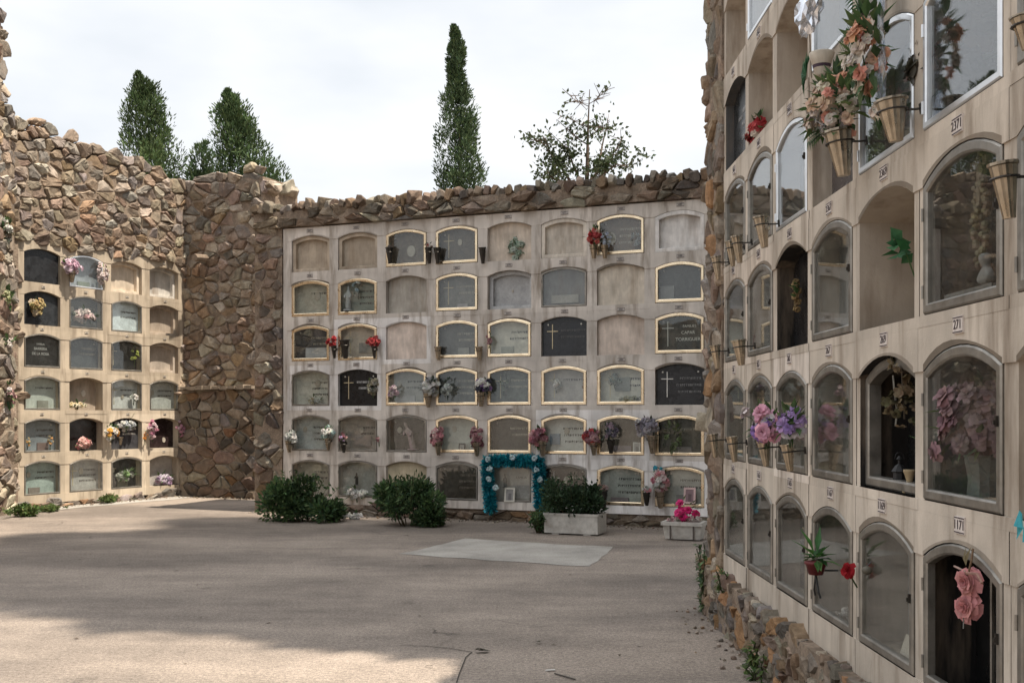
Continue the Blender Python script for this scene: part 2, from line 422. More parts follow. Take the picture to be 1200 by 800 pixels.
    def door(s, c, r, mat, w=.045, glass='glass', y=-.012, handle=True, t0=.004):
        x, z = s.cell(c, r)
        key = (id(s), mat, w, t0)
        if key not in CACHE:
            mb = MB(); ring(mb, outline(s.ow, s.hs, s.hc, t0), outline(s.ow, s.hs, s.hc, w), 0, .035)
            g = MB(); prism(g, outline(s.ow, s.hs, s.hc, w-.004), .014, .018)
            h = MB(); h.box((-.005, -.010, -.018), (.005, 0, .018)); h.box((-.003, -.016, -.012), (.003, -.010, .004))
            hg = MB(); hg.tube([(0, -.002, -.025), (0, -.002, .025)], .006, 6)
            CACHE[key] = (mb.make('niche_door', M[mat]), g.make('glass_pane', M['glass']), h.make('door_catch', M['dark_metal']), hg.make('hinge', M[mat]), g.make('glass_pane', M['glass_clean']))
        d, g, h, hg, g2 = CACHE[key]
        o = obj('niche_door', d, s.root, (x, y, z))
        if glass: obj('glass_pane', g2 if glass == 'glass_clean' else g, o)
        if handle: obj('door_catch', h, o, (s.ow/2-w*.55, 0, s.hs*.62))
        for q in (.18, .78): obj('hinge', hg, o, (-s.ow/2+.010, 0, s.hs*q))
        return o
    def plate(s, c, r, body, col=(.62, .58, .52), ink=(.05, .045, .05), w=.095, h=.055):
        x, z = s.cell(c, r); zc = z + s.hc + (s.H - s.hc)*.52
        mb = MB(); mb.box((-w/2, -.016, -h/2), (w/2, -.004, h/2), col)
        mb.box((-w/2, -.0175, h/2-.007), (w/2, -.0155, h/2-.003), ink); mb.box((-w/2, -.0175, -h/2+.003), (w/2, -.0155, -h/2+.007), ink)
        o = mb.build('number_plate', M['paint'], s.root, (x + s.r.uniform(-.02, .02), 0, zc))
        if body: obj('digits', text_me(body, h*.78, letter_mat(ink), .0008), o, (0, -.0172, 0))
        return o

# ------------------------------------------------------------------ flowers, leaves, vases
def petal(mb, c, ax, side, r, w, cup, col):
    """one curved petal from c, leaning from ax towards side"""
    t = ax.cross(side).normalized()
    p = []
    for k, (l, ww) in enumerate(((.0, .25), (.55, 1.0), (1.0, .62))):
        a = cup*(.55+.75*l)
        d = c + side*(math.sin(a)*r*l) + ax*(math.cos(a)*r*l)
        p.append((d - t*w*ww*.5, d + t*w*ww*.5))
    mb.mesh([q for e in p for q in e], [(0, 1, 3, 2), (2, 3, 5, 4)], col)
def rose(mb, c, ax, r, col, rr, rings=3, n=6):
    c = Vector(c); ax = Vector(ax).normalized(); a = ax.orthogonal().normalized(); b = ax.cross(a)
    for k in range(rings):
        f = (k+1)/rings; cup = .25 + 1.15*f; nn = n if k else 4; ph = rr.uniform(0, 6)
        for i in range(nn):
            th = ph + 2*math.pi*i/nn
            petal(mb, c - ax*r*.35, (ax + rdir(rr)*.16).normalized(), a*math.cos(th)+b*math.sin(th), r*(.75+.42*f)*rr.uniform(.85, 1.12), r*(.66+.42*f)*rr.uniform(.85, 1.15), cup*rr.uniform(.82, 1.15), jit(mul(col, .85+.2*f), .16, rr))
def leaf(mb, c, d, up, l, w, col):
    c = Vector(c); d = Vector(d).normalized(); s = d.cross(Vector(up)); s = s.normalized() if s.length > 1e-5 else d.orthogonal().normalized(); n = s.cross(d)
    m1 = c + d*l*.45 - n*l*.04
    mb.mesh([c, m1 + s*w*.5 + n*w*.15, c + d*l - n*l*.18, m1 - s*w*.5 + n*w*.15, m1], [(0, 4, 1), (4, 2, 1), (0, 3, 4), (4, 3, 2)], col)
def rdir(r): return Vector((r.gauss(0, 1), r.gauss(0, 1), r.gauss(0, 1))).normalized()
GREEN = [(.055, .10, .038), (.075, .13, .05), (.045, .082, .04), (.105, .155, .06)]
def bouquet(name, label, loc, front, w, h, cols, seed, group=None, fr=.035, nf=14, nl=26, cat='bouquet', rings=3, leafc=GREEN, ll=.08, d=None, droop=0, each=False, stems=True):
    r = random.Random(seed); o = thing(name, label, cat, loc, 0, group)
    f = Vector(front).normalized(); up = Vector((0, 0, 1)); sd = f.cross(up).normalized(); d = d or min(w, h)*.5
    fl = MB(); lf = MB(); flowers = []
    for i in range(nf):
        for _ in range(20):
            q = Vector((r.uniform(-1, 1), r.uniform(-.2, 1), r.uniform(-1, 1)))
            if q.length > 1: continue
            if all((Vector((q.x*w/2, q.y*d, q.z*h/2)) - k).length > fr*1.25 for k in flowers): break
        p = Vector((q.x*w/2, q.y*d, q.z*h/2)); flowers.append(p)
        c = sd*p.x + f*p.y + up*p.z
        ax = (f*.8 + sd*q.x*.9 + up*(q.z*.6+.35-droop) + rdir(r)*.25)
        tgt = MB() if each else fl
        rose(tgt, c, ax, fr*r.uniform(.75, 1.2), r.choice(cols), r, rings)
        if each: tgt.build('blossom', M['petal'], o)
    for i in range(nl):
        q = rdir(r); c = sd*(q.x*w*.42) + f*(q.y*d*.5) + up*(q.z*h*.42)
        dd = (c + f*.03 + up*(.05-droop*.1) + rdir(r)*.06)
        leaf(lf, c, dd, up, ll*r.uniform(.6, 1.3), ll*.42, jit(r.choice(leafc), .3, r))
    if stems:
        for i in range(5):
            lf.tube([up*(-h*.1)+rdir(r)*.02, up*(-h*.5-.05)+rdir(r)*.012 - f*.01], .003, 4, leafc[0])
    if nf and not each: fl.build('blossoms', M['petal'], o)
    lf.build('foliage', M['leaf'], o)
    return o
VM = {}
def vase(label, loc, front, h=.19, r=.055, tilt=.12, group=None, mat='steel', arm=.09):
    key = (round(h, 3), round(r, 3), mat)
    if key not in VM:
        mb = MB(); mb.lathe([(r*.45, 0), (r*.47, h*.02), (r*.98, h*.93), (r*1.12, h*.95), (r*1.12, h), (r*.98, h), (r*.9, h*.94)], 24, flute=.035)
        hoop = MB(); hoop.tube([(r*1.02*math.cos(a*.524), r*1.02*math.sin(a*.524), h*.72) for a in range(13)], .004, 5)
        hoop.tube([(0, r*.95, h*.72), (0, r*.95+arm*.6, h*.70), (0, r*.95+arm, h*.70)], .005, 5)
        hoop.box((-.012, r*.95+arm-.004, h*.70-.02), (.012, r*.95+arm+.004, h*.70+.02))
        VM[key] = (mb.make('vase_cone', M[mat]), hoop.make('wall_bracket', M['dark_metal']))
    f = Vector(front); rz = math.atan2(f.x, -f.y)      # local -y looks outward
    o = thing('flower_vase', label, 'vase', loc, -0 + math.atan2(-f.x, f.y) + math.pi, group)
    a = obj('vase_cone', VM[key][0], o); b = obj('wall_bracket', VM[key][1], o)
    o.rotation_euler = (R(7)*1, 0, o.rotation_euler.z)
    return o

# ================================================================== SETTING
def ground_material():
    m = bpy.data.materials.new('worn_asphalt'); m.use_nodes = True; nt = m.node_tree; N = nt.nodes; L = nt.links; P = N['Principled BSDF']
    P.inputs['Roughness'].default_value = .9; P.inputs['Specular IOR Level'].default_value = .2
    g = N.new('ShaderNodeNewGeometry'); pos = g.outputs['Position']
    def noise(sc, det=6, rg=.6, st=None, rot=0):
        src = pos
        if st:
            mp = N.new('ShaderNodeMapping'); mp.inputs['Scale'].default_value = st; mp.inputs['Rotation'].default_value = (0, 0, rot); L.new(pos, mp.inputs['Vector']); src = mp.outputs[0]
        n = N.new('ShaderNodeTexNoise'); n.inputs['Scale'].default_value = sc; n.inputs['Detail'].default_value = det; n.inputs['Roughness'].default_value = rg
        L.new(src, n.inputs['Vector']); return n.outputs['Fac']
    def mr(f, a, b, lo, hi):
        r = N.new('ShaderNodeMapRange'); r.inputs['From Min'].default_value = a; r.inputs['From Max'].default_value = b
        r.inputs['To Min'].default_value = lo; r.inputs['To Max'].default_value = hi; L.new(f, r.inputs['Value']); return r.outputs[0]
    mx = N.new('ShaderNodeMix'); mx.data_type = 'RGBA'
    mx.inputs['A'].default_value = (.168, .141, .120, 1); mx.inputs['B'].default_value = (.288, .240, .200, 1)
    L.new(mr(noise(1.0, 8, .62, (.22, .55, 1), .45), .40, .60, 0, 1), mx.inputs['Factor']); out = mx.outputs['Result']
    for f in (mr(noise(.7, 5), .3, .7, .86, 1.12), mr(noise(38, 4, .85), .3, .7, .5, 1.52), mr(noise(110, 3, .85), .3, .7, .45, 1.55), mr(noise(5.5, 8, .75), .3, .7, .84, 1.14)):
        v = N.new('ShaderNodeVectorMath'); v.operation = 'SCALE'; L.new(out, v.inputs[0]); L.new(f, v.inputs['Scale']); out = v.outputs[0]
    vo = N.new('ShaderNodeTexVoronoi'); vo.feature = 'DISTANCE_TO_EDGE'; vo.inputs['Scale'].default_value = .33
    wv = N.new('ShaderNodeTexNoise'); wv.inputs['Scale'].default_value = 2.2; wv.inputs['Detail'].default_value = 5; L.new(pos, wv.inputs['Vector'])
    wm = N.new('ShaderNodeVectorMath'); wm.operation = 'MULTIPLY_ADD'; wm.inputs[1].default_value = (.7, .7, 0); L.new(wv.outputs['Color'], wm.inputs[0]); L.new(pos, wm.inputs[2]); L.new(wm.outputs[0], vo.inputs['Vector'])
    ck = mr(vo.outputs['Distance'], .0015, .006, .42, 1.0)
    gate = mr(noise(.45, 2), .56, .62, 0, 1)
    gm_ = N.new('ShaderNodeMix'); gm_.data_type = 'FLOAT'; L.new(gate, gm_.inputs['Factor']); gm_.inputs['A'].default_value = 1.0; L.new(ck, gm_.inputs['B'])
    spots = mr(noise(2.6, 3, .5), .66, .72, 1.0, .78)
    for f in (gm_.outputs[0], spots):
        v = N.new('ShaderNodeVectorMath'); v.operation = 'SCALE'; L.new(out, v.inputs[0]); L.new(f, v.inputs['Scale']); out = v.outputs[0]
    L.new(out, P.inputs['Base Color'])
    b = N.new('ShaderNodeBump'); b.inputs['Strength'].default_value = .7; b.inputs['Distance'].default_value = .008
    L.new(noise(120, 4, .7), b.inputs['Height']); L.new(b.outputs[0], P.inputs['Normal'])
    return m
gm = ground_material()
mb = MB(); mb.face([(-600, -300, 0), (600, -300, 0), (600, 900, 0), (-600, 900, 0)])
tag(mb.build('ground', gm), kind='structure')
M['patch'] = mk('pale_concrete_patch', .9, spec=.2, base=(.36, .335, .30), n1=(1.6, .72, 1.18, ''), n2=(70, .75, 1.2, ''), bump=(90, .5, .006))
mb = MB(); r = random.Random(3)
cs = [ground_pt(*p) for p in ((468, 649), (690, 664), (719, 641), (545, 631))]; edge = []
for i in range(4):
    a, b = cs[i], cs[(i+1) % 4]
    for k in range(8):
        p = a.lerp(b, k/8); edge.append((p.x + r.uniform(-.03, .03), p.y + r.uniform(-.05, .05), .004))
mb.face(edge); tag(mb.build('concrete_patch', M['patch']), kind='structure')
mb = MB()
def lp(u, off, z=.0): q = LEFT.pt(u, -off, z); return (q.x, q.y, z)
e1 = [lp(u, .52 + .05*math.sin(u*5), .005) for u in [i*.33 for i in range(13)]]; e0 = [lp(u, -.1, .005) for u in [i*.33 for i in range(13)]]
for i in range(12): mb.face([e1[i], e1[i+1], e0[i+1], e0[i]])
tag(mb.build('pavement_strip', M['patch']), kind='structure')
M['tar'] = mk('dark_crack', .9, base=(.05, .042, .035), n1=(30, .6, 1.3, ''))
for pts in (((535, 800), (538, 790), (542, 780), (546, 770), (553, 764)), ((470, 756), (500, 757), (530, 760), (553, 764))):
    mb = MB(); g = [ground_pt(*p) for p in pts]
    for i in range(len(g)-1):
        d = (g[i+1]-g[i]).normalized(); s = Vector((-d.y, d.x, 0))*.004
        mb.face([g[i]-s+Vector((0,0,.004)), g[i]+s+Vector((0,0,.004)), g[i+1]+s+Vector((0,0,.004)), g[i+1]-s+Vector((0,0,.004))])
    tag(mb.build('ground_crack', M['tar']), kind='structure')

# ------------------------------------------------------------------ tall rubble wall on the left
sw = thing('stone_wall', 'tall brown rubble stone wall around the left niches, stepping down to the corner', 'stone wall', LEFT.pt(0, 0, 0), LEFT.rz)
Lw = (Vector((-6.46, 21.7)) - Vector((-8.22, 18.5))).length
LW = Lw/4.0
def left_top(u):
    return 6.62 - .10*u if u < 2.75 else 6.2
def in_left(u, z): return -.04 < u < Lw+.04 and .1 < z < 4.50
mb = MB(); masonry(mb, -1.3, Lw+.55, .0, left_top, 11, .215, .15, .05, .012, skip=in_left, k=1.05)
mb.build('stonework', M['stone'], sw)
mb = MB()
mb.box((-1.3, .30, 0), (Lw+.5, 1.0, 6.1)); mb.box((-1.3, -.02, 4.56), (Lw+.5, .30, 6.1)); mb.box((Lw+.03, -.02, 0), (Lw+.5, .30, 4.56)); mb.box((-1.3, -.02, 0), (-.03, .30, 4.56))
mb.box((-1.3, .08, 6.1), (2.7, 1.0, 6.38))
mb.build('mortar_core', M['mortar'], sw)
# the short wall that closes the corner, facing the camera
CRN = Plane((-6.75, 21.95), b=(-4.66, 21.0))
cw = thing('stone_wall', 'rubble wall closing the corner between the two niche blocks, with a rough lower ledge', 'stone wall', CRN.pt(0, 0, 0), CRN.rz)
Cl = (Vector((-4.66, 21.0)) - Vector((-6.75, 21.95))).length
mb = MB(); masonry(mb, -.3, Cl, .0, lambda u: 6.10 + .12*u, 12, .23, .165, .055, .011, k=1.1)
r = random.Random(5)
for i in range(14): stone(mb, (Cl-.05, r.uniform(0, .9), r.uniform(.2, 6.3)), .2, .2, .12, r)
mb.build('stonework', M['stone'], cw)
mb = MB(); mb.box((-.2, -.02, 0), (Cl-.06, 1.1, 6.1)); mb.build('mortar_core', M['mortar'], cw)
DARKPAL = [mul(c, .72) for c in PAL] + [(.2, .12, .07), (.16, .12, .09)]
mb = MB(); masonry(mb, .35, Cl, .0, 2.05, 13, .24, .17, .035, .012, DARKPAL, yoff=-.18); mb.build('ledge_stonework', M['stone'], cw)
mb = MB(); mb.box((.3, -.17, 0), (Cl-.02, .06, 2.06)); r = random.Random(8)
for i in range(9): u = .5+i*.19; mb.box((u, -.30-r.random()*.04, 2.06+r.random()*.02), (u+.17, -.02, 2.12+r.random()*.04))
mb.build('ledge', mk('ledge_mortar', .9, base=(.30, .24, .18), n1=(8, .6, 1.3, ''), bump=(30, .7, .02)), cw)
mb = MB(); mb.tube([(.95, .0, 4.62), (.97, -.45, 4.58)], .07, 8); mb.build('drain_spout', M['mortar'], cw)

# near left wall, seen edge-on
NL = Plane((-8.05, 12.0), d=(0, 1))
nw = thing('stone_wall', 'sunlit stone wall running along the left edge, highest at its near end', 'stone wall', NL.pt(0, 0, 0), NL.rz)
def near_top(u): return 7.9 if u < 5.45 else 7.9 - (u-5.45)*3.9
mb = MB(); masonry(mb, 0, 5.92, .0, near_top, 14, .26, .18, .05, .012, k=1.1); mb.build('stonework', M['stone'], nw)
mb = MB(); mb.box((0, -.02, 0), (5.5, 1.2, 7.7)); mb.box((5.5, -.02, 0), (5.9, 1.2, 6.0)); mb.build('mortar_core', M['mortar'], nw)

# ------------------------------------------------------------------ LEFT niche block
lb = thing('niche_block', 'sunlit block of 24 burial niches in four columns, set in the left rubble wall', 'niche block', LEFT.pt(0, 0, 0), LEFT.rz)
LB = Block(LEFT, lb, LW, .72, .16, 4, 6, LW-.19, .50, .577, .07, 21)
# rows from the top: (kind, colour, depth, door, options)
BLK = (.022, .023, .025); GRY = (.16, .165, .16); PALE = (.40, .40, .38); PLS = (.40, .34, .27); PLB = (.27, .225, .18); DKG = (.07, .075, .075)
WHT = (.55, .53, .5)
left_spec = [
 [('polish', BLK, .05, None, {}), ('marble', (.20, .22, .25), .12, 'white_metal', {}), ('plaster', PLS, .14, None, {'inset': 1}), ('plaster', (.36, .34, .31), .16, None, {'inset': 1})],
 [('polish', (.03, .033, .036), .06, None, {}), ('marble', DKG, .14, 'bronze', {}), ('marble', (.44, .49, .52), .1, 'bronze', {}), ('plaster', PLB, .14, None, {'inset': 1})],
 [('polish', BLK, .05, 'bronze', {'text': ((0, .40, .045, 'FAMILIA'), (0, .32, .062, 'BARRERA'), (0, .235, .062, 'DE LA ROSA')), 'ink': (.5, .5, .5)}), ('polish', (.05, .055, .06), .12, 'bronze', {}), ('polish', BLK, .14, 'bronze', {'cross': 1}), ('plaster', (.28, .24, .2), .15, None, {'inset': 1})],
 [('marble', (.34, .37, .35), .12, 'bronze', {}), ('plaster', PLB, .18, None, {'portrait': (.08, .3, .06)}), ('marble', (.38, .39, .39), .12, 'bronze', {'portrait': (0, .25, .04)}), ('marble', (.33, .34, .33), .12, 'bronze', {})],
 [('marble', (.17, .19, .21), .12, 'bronze', {'strokes': 2}), ('polish', (.025, .022, .02), .16, None, {}), ('polish', (.05, .05, .055), .10, None, {'strokes': 2}), ('polish', (.03, .02, .02), .14, None, {'portrait': (.12, .15, .05)})],
 [('marble', (.24, .29, .28), .12, 'bronze', {}), ('marble', (.24, .24, .235), .12, 'bronze', {'portrait': (-.02, .36, .06)}), ('polish', (.035, .035, .035), .16, 'bronze', {}), ('marble', (.28, .26, .24), .16, None, {})],
]
def fill(B, spec):
    nr = len(spec)
    for i, row in enumerate(spec):
        r_ = nr-1-i
        for c, (k, col, D, dr, kw) in enumerate(row):
            if k == 'plaster' and B.pl is BACK: D = D*.6
            if dr and k != 'plaster' and not kw.get('text'):
                q = random.Random(c*17+i*5+len(B.root.name)); kw = dict(kw); lum = sum(col)/3
                kw.setdefault('strokes', q.choice((0, 1, 2, 2, 3))); kw.setdefault('ink', (.07, .065, .06) if lum > .16 else (.34, .31, .26))
                if q.random() < .35: kw.setdefault('portrait', (-B.ow*.26 if q.random() < .7 else 0, .34, .05))
                if q.random() < .3: kw.setdefault('cross', 1)
                if q.random() < .4: kw.setdefault('studs', 1)
                if q.random() < .3: kw.setdefault('plaque', (q.uniform(-.1, .1), .03, q.uniform(.14, .3), q.uniform(.08, .15), jit((.3, .28, .26), .5, q)))
            B.slab(c, r_, k, mul(col, 1.55 if dr else 1.42) if k != "polish" else col, D, **kw)
            if dr:
                big = B.pl is RIGHT
                B.door(c, r_, dr, (.034 if dr == 'white_metal' else .044) if big else (.05 if dr == 'gold' else .03), None if kw.get('open') else ('glass_clean' if kw.get('clean') else 'glass'), handle=big)
fill(LB, left_spec)
LB.frame(lambda c, k: left_spec[5-k][c][2], lambda c, k, r: ((1.22, 1.24, 1.26) if (c, k) in ((2, 1), (2, 0), (3, 1)) else r.uniform(.92, 1.1)), -.02, Lw+.02, 4.55, .08, base=(.46, .385, .295), stain=.5)
for c in range(4):
    for k in range(6): LB.plate(c, k, str(101+c*6+k), (.5, .45, .38), (.12, .1, .09), .07, .04)
mb = MB(); masonry(mb, 0, Lw, -.04, .08, 15, .2, .07, .03, .008, DARKPAL); mb.build('base_stones', M['stone'], lb)

# ------------------------------------------------------------------ BACK niche block
bb = thing('niche_block', 'wide niche block facing the yard with many gilt-framed glass doors under a rubble coping', 'niche block', BACK.pt(0, 0, 0), BACK.rz)
BL = (Vector((2.757, 15.45)) - Vector((-3.64, 18.0))).length
BW = BL/8.0
BB = Block(BACK, bb, BW, .72, .22, 9, 6, BW-.155, .50, .577, .07, 22)
G = 'gold'; F = 'bronze'
back_spec = [
 [('plaster', (.33, .275, .215), .17, None, {'inset': 1}), ('plaster', (.28, .235, .185), .16, None, {'inset': 1}), ('polish', (.13, .10, .075), .14, G, {'studs': 1, 'portrait': (.02, .25, .09)}), ('polish', (.10, .08, .065), .13, G, {'cross': 1, 'studs': 1}), ('plaster', (.42, .36, .30), .12, None, {}), ('plaster', (.40, .36, .31), .13, None, {'inset': 1}), ('polish', (.14, .10, .075), .13, G, {'studs': 1, 'strokes': 3, 'portrait': (-.17, .25, .09)}), ('plaster', (.48, .46, .44), .11, None, {'inset': 1})],
 [('marble', (.30, .29, .25), .12, G, {'portrait': (.06, .33, .07)}), ('marble', (.17, .19, .17), .13, G, {}), ('plaster', (.27, .25, .22), .14, None, {}), ('polish', (.15, .14, .13), .12, G, {'studs': 1, 'cross': 1}), ('marble', (.27, .27, .27), .15, None, {'inset': 1, 'portrait': (0, .28, .02)}), ('plaster', (.12, .115, .115), .12, 'bronze', {'plaque': (0, .06, .42, .12, (.3, .28, .25))}), ('plaster', (.42, .375, .315), .09, None, {}), ('polish', (.045, .045, .045), .12, G, {'studs': 1, 'plaque': (-.2, .05, .2, .2, (.2, .2, .2))})],
 [('polish', (.045, .045, .05), .11, G, {'plaque': (.06, .06, .42, .16, (.45, .45, .46))}), ('marble', (.36, .31, .26), .12, G, {'plaque': (.10, .12, .26, .16, (.28, .26, .24))}), ('plaster', (.46, .39, .34), .07, None, {}), ('polish', (.09, .085, .08), .12, G, {'studs': 1}), ('marble', (.38, .36, .31), .12, G, {'studs': 1}), ('polish', (.028, .03, .034), .05, None, {'cross': 1, 'studs': 1, 'strokes': 2, 'ink': (.09, .09, .09)}), ('plaster', (.43, .365, .315), .10, None, {}), ('polish', (.05, .05, .045), .10, G, {'studs': 1, 'cross': 1, 'cink': (.7, .7, .66), 'text': ((.12, .39, .05, 'FAMILIES'), (.10, .30, .062, 'CAPAR'), (.12, .205, .066, 'TORRIGUERA')), 'ink': (.75, .73, .68)})],
 [('marble', (.36, .35, .31), .13, F, {'studs': 1, 'portrait': (.06, .36, .06)}), ('polish', (.012, .012, .013), .06, None, {'cross': 1, 'studs': 1, 'strokes': 2, 'ink': (.4, .4, .4)}), ('marble', (.22, .215, .20), .13, G, {}), ('polish', (.09, .09, .08), .13, G, {}), ('polish', (.12, .13, .12), .13, G, {}), ('marble', (.30, .275, .26), .13, G, {'strokes': 1, 'ink': (.12, .1, .1)}), ('marble', (.37, .35, .30), .13, G, {'plaque': (.0, .2, .22, .2, (.24, .25, .23))}), ('polish', (.03, .03, .032), .06, None, {'cross': 1, 'cink': (.7, .68, .64), 'studs': 1, 'strokes': 3, 'ink': (.16, .16, .16)})],
 [('marble', (.29, .30, .29), .14, F, {}), ('marble', (.22, .19, .165), .14, F, {'plaque': (.02, .08, .3, .16, (.3, .26, .24))}), ('polish', (.05, .042, .036), .14, F, {}), ('marble', (.33, .33, .30), .14, G, {'portrait': (-.1, .36, .05)}), ('polish', (.06, .055, .05), .14, G, {'studs': 1}), ('marble', (.37, .37, .35), .14, G, {'plaque': (-.18, .14, .16, .16, (.25, .3, .36))}), ('polish', (.10, .085, .065), .14, G, {}), ('polish', (.09, .08, .06), .14, G, {})],
 [('marble', (.22, .205, .17), .14, F, {}), ('marble', (.29, .275, .25), .14, F, {}), ('plaster', (.36, .31, .22), .1, None, {}), ('polish', (.07, .055, .042), .13, F, {'strokes': 3, 'studs': 1, 'ink': (.25, .2, .16)}), ('marble', (.34, .31, .28), .12, F, {'studs': 1, 'plaque': (.17, .05, .3, .2, (.42, .39, .37)), 'text': ((.15, .36, .048, 'FAMILIA'),), 'ink': (.08, .07, .07)}), ('polish', (.028, .014, .013), .12, F, {'cross': 1, 'cink': (.75, .72, .7), 'studs': 1}), ('marble', (.24, .245, .225), .07, G, {'cross': 1, 'cink': (.4, .38, .34)}), ('marble', (.25, .25, .23), .07, G, {})],
]
for row in back_spec: row.append(('marble', (.25, .24, .22), .12, G, {}))
fill(BB, back_spec)
white = {(1, 3): 1.25, (2, 3): 1.2, (1, 2): 1.18, (5, 1): 1.3, (5, 0): 1.33, (6, 0): 1.3, (6, 1): 1.2, (7, 0): 1.28, (0, 2): 1.12}
def btint(c, k, r):
    if (c, k) in white: q = white[(c, k)]; return (q, q*1.05, q*1.12)
    return r.uniform(.92, 1.06)
BB.frame(lambda c, k: back_spec[5-k][c][2], btint, -.08, 9*BW+.02, 4.60, .17, base=(.63, .575, .52), stain=.9)
for c in range(9):
    for k in range(6): BB.plate(c, k, str(642+c*6+k), (.40, .36, .33), (.07, .06, .06), .11, .05)
mb = MB(); masonry(mb, -.62, 9*BW+.05, 4.62, lambda u: 4.84 + .03*math.sin(u*2.3), 31, .25, .135, .07, .009, [mul(c, .7) for c in PAL], yoff=-.03)
r = random.Random(32)
for i in range(66):
    for yy in (.03, .32): stone(mb, (-.55 + i*.123 + r.uniform(-.02, .02), yy+r.uniform(-.05, .05), 4.93+r.uniform(-.025, .03)), r.uniform(.05, .085), .13, r.uniform(.065, .11), r, [mul(c, .72) for c in PAL], .25)
mb.build('coping_stones', M['stone'], bb)
mb = MB(); masonry(mb, -.62, -.09, .0, 4.62, 33, .23, .165, .05, .011, [mul(c, .85) for c in PAL])
mb.build('stone_pier', M['stone'], bb)
mb = MB(); masonry(mb, -.1, 9*BW, .0, .15, 35, .2, .085, .04, .008, DARKPAL, yoff=.03); mb.build('base_stones', M['stone'], bb)
mb = MB(); mb.box((-.62, .30, 0), (9*BW, 1.9, 4.62)); mb.box((-.62, -.02, 0), (-.095, .30, 4.62)); mb.box((-.62, -.05, 4.622), (9*BW, 1.9, 4.88)); mb.box((-.1, .03, 0), (9*BW, .30, .165))
mb.build('mortar_core', M['mortar'], bb)

# ------------------------------------------------------------------ RIGHT niche block
rb = thing('niche_block', 'tall niche block close by on the right, grey framed glass doors above a rubble plinth', 'niche block', RIGHT.pt(0, 0, 0), RIGHT.rz)
RW = .8075
RB = Block(RIGHT, rb, RW, .72, .50, 8, 6, RW-.105, .502, .588, .045, 23)
W = 'white_metal'
gs = lambda *c: c
def rnd(kind, col, D, dr, **kw): return (kind, col, D, dr, kw)
right_spec = [
 [rnd('plaster', (.40, .33, .26), .22, None), rnd('marble', (.3, .3, .3), .14, W, clean=1), rnd('plaster', PLB, .2, None), rnd('plaster', PLS, .2, None), rnd('marble', GRY, .14, F), rnd('plaster', PLS, .2, None), rnd('marble', GRY, .14, F), rnd('plaster', PLS, .2, None)],
 [rnd('polish', (.02, .022, .024), .06, None, text=((-.1, .34, .04, 'FAMILIA'),), strokes=3, ink=(.3, .3, .3)), rnd('plaster', (.38, .31, .24), .22, None), rnd('plaster', (.33, .255, .18), .2, None), rnd('marble', GRY, .14, W, clean=1), rnd('marble', DKG, .14, F), rnd('marble', GRY, .14, F), rnd('plaster', PLS, .2, None), rnd('marble', GRY, .14, F)],
 [rnd('marble', GRY, .16, F), rnd('marble', GRY, .16, F), rnd('marble', DKG, .14, W, clean=1), rnd('plaster', (.34, .28, .22), .24, None), rnd('marble', (.2, .2, .21), .16, W, clean=1), rnd('marble', (.30, .32, .34), .24, W, clean=1), rnd('marble', GRY, .14, F), rnd('plaster', PLS, .2, None)],
 [rnd('marble', (.14, .145, .15), .16, F), rnd('marble', (.22, .215, .2), .14, F), rnd('polish', (.012, .012, .013), .10, None), rnd('marble', (.12, .125, .125), .14, F), rnd('plaster', (.30, .245, .185), .26, None), rnd('polish', (.05, .05, .048), .26, F), rnd('marble', GRY, .14, F), rnd('marble', GRY, .14, F)],
 [rnd('marble', (.18, .18, .18), .14, F), rnd('marble', (.18, .175, .16), .14, F), rnd('marble', (.16, .155, .14), .14, F), rnd('marble', (.16, .16, .15), .16, F), rnd('polish', (.018, .018, .018), .22, None), rnd('marble', (.12, .125, .125), .26, F), rnd('plaster', PLS, .2, None), rnd('marble', GRY, .14, F)],
 [rnd('polish', (.05, .05, .05), .14, F), rnd('polish', (.05, .05, .05), .14, F), rnd('polish', (.05, .05, .05), .14, F), rnd('polish', (.035, .035, .035), .2, F), rnd('marble', (.22, .22, .21), .22, F), rnd('polish', (.010, .010, .010), .2, F, open=1), rnd('marble', GRY, .14, F), rnd('marble', GRY, .14, F)],
]
RB.stains = {(5, 1): .82, (4, 0): .75, (3, 2): .6, (5, 2): .7, (3, 1): .7, (4, 1): .5, (2, 0): .7, (5, 0): .5}
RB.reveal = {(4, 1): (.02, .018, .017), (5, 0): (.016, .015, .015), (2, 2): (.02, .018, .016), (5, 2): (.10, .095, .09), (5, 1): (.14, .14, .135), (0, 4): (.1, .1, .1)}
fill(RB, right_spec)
def rtint(c, k, r):
    if (c, k) == (2, 1): return (1.34, 1.36, 1.42)
    if (c, k) in ((1, 2), (0, 2)): return (1.12, 1.1, 1.1)
    return r.uniform(.94, 1.08)
RB.frame(lambda c, k: right_spec[5-k][c][2], rtint, -.01, 8*RW+.1, 4.86, .36, base=(.53, .465, .39), stain=1.0)
nums = {(5, 1): '271', (5, 0): '1171', (4, 1): '269', (4, 0): '1169', (5, 2): '2371', (4, 2): '2369', (3, 1): '267', (3, 0): '1167'}
for c in range(8):
    for k in range(6):
        base = {0: 1161, 1: 261, 2: 2361, 3: 3461, 4: 4561, 5: 5661}[k]
        RB.plate(c, k, nums.get((c, k), str(base + 2*c)), (.60, .54, .50), (.06, .045, .05), .085, .062)
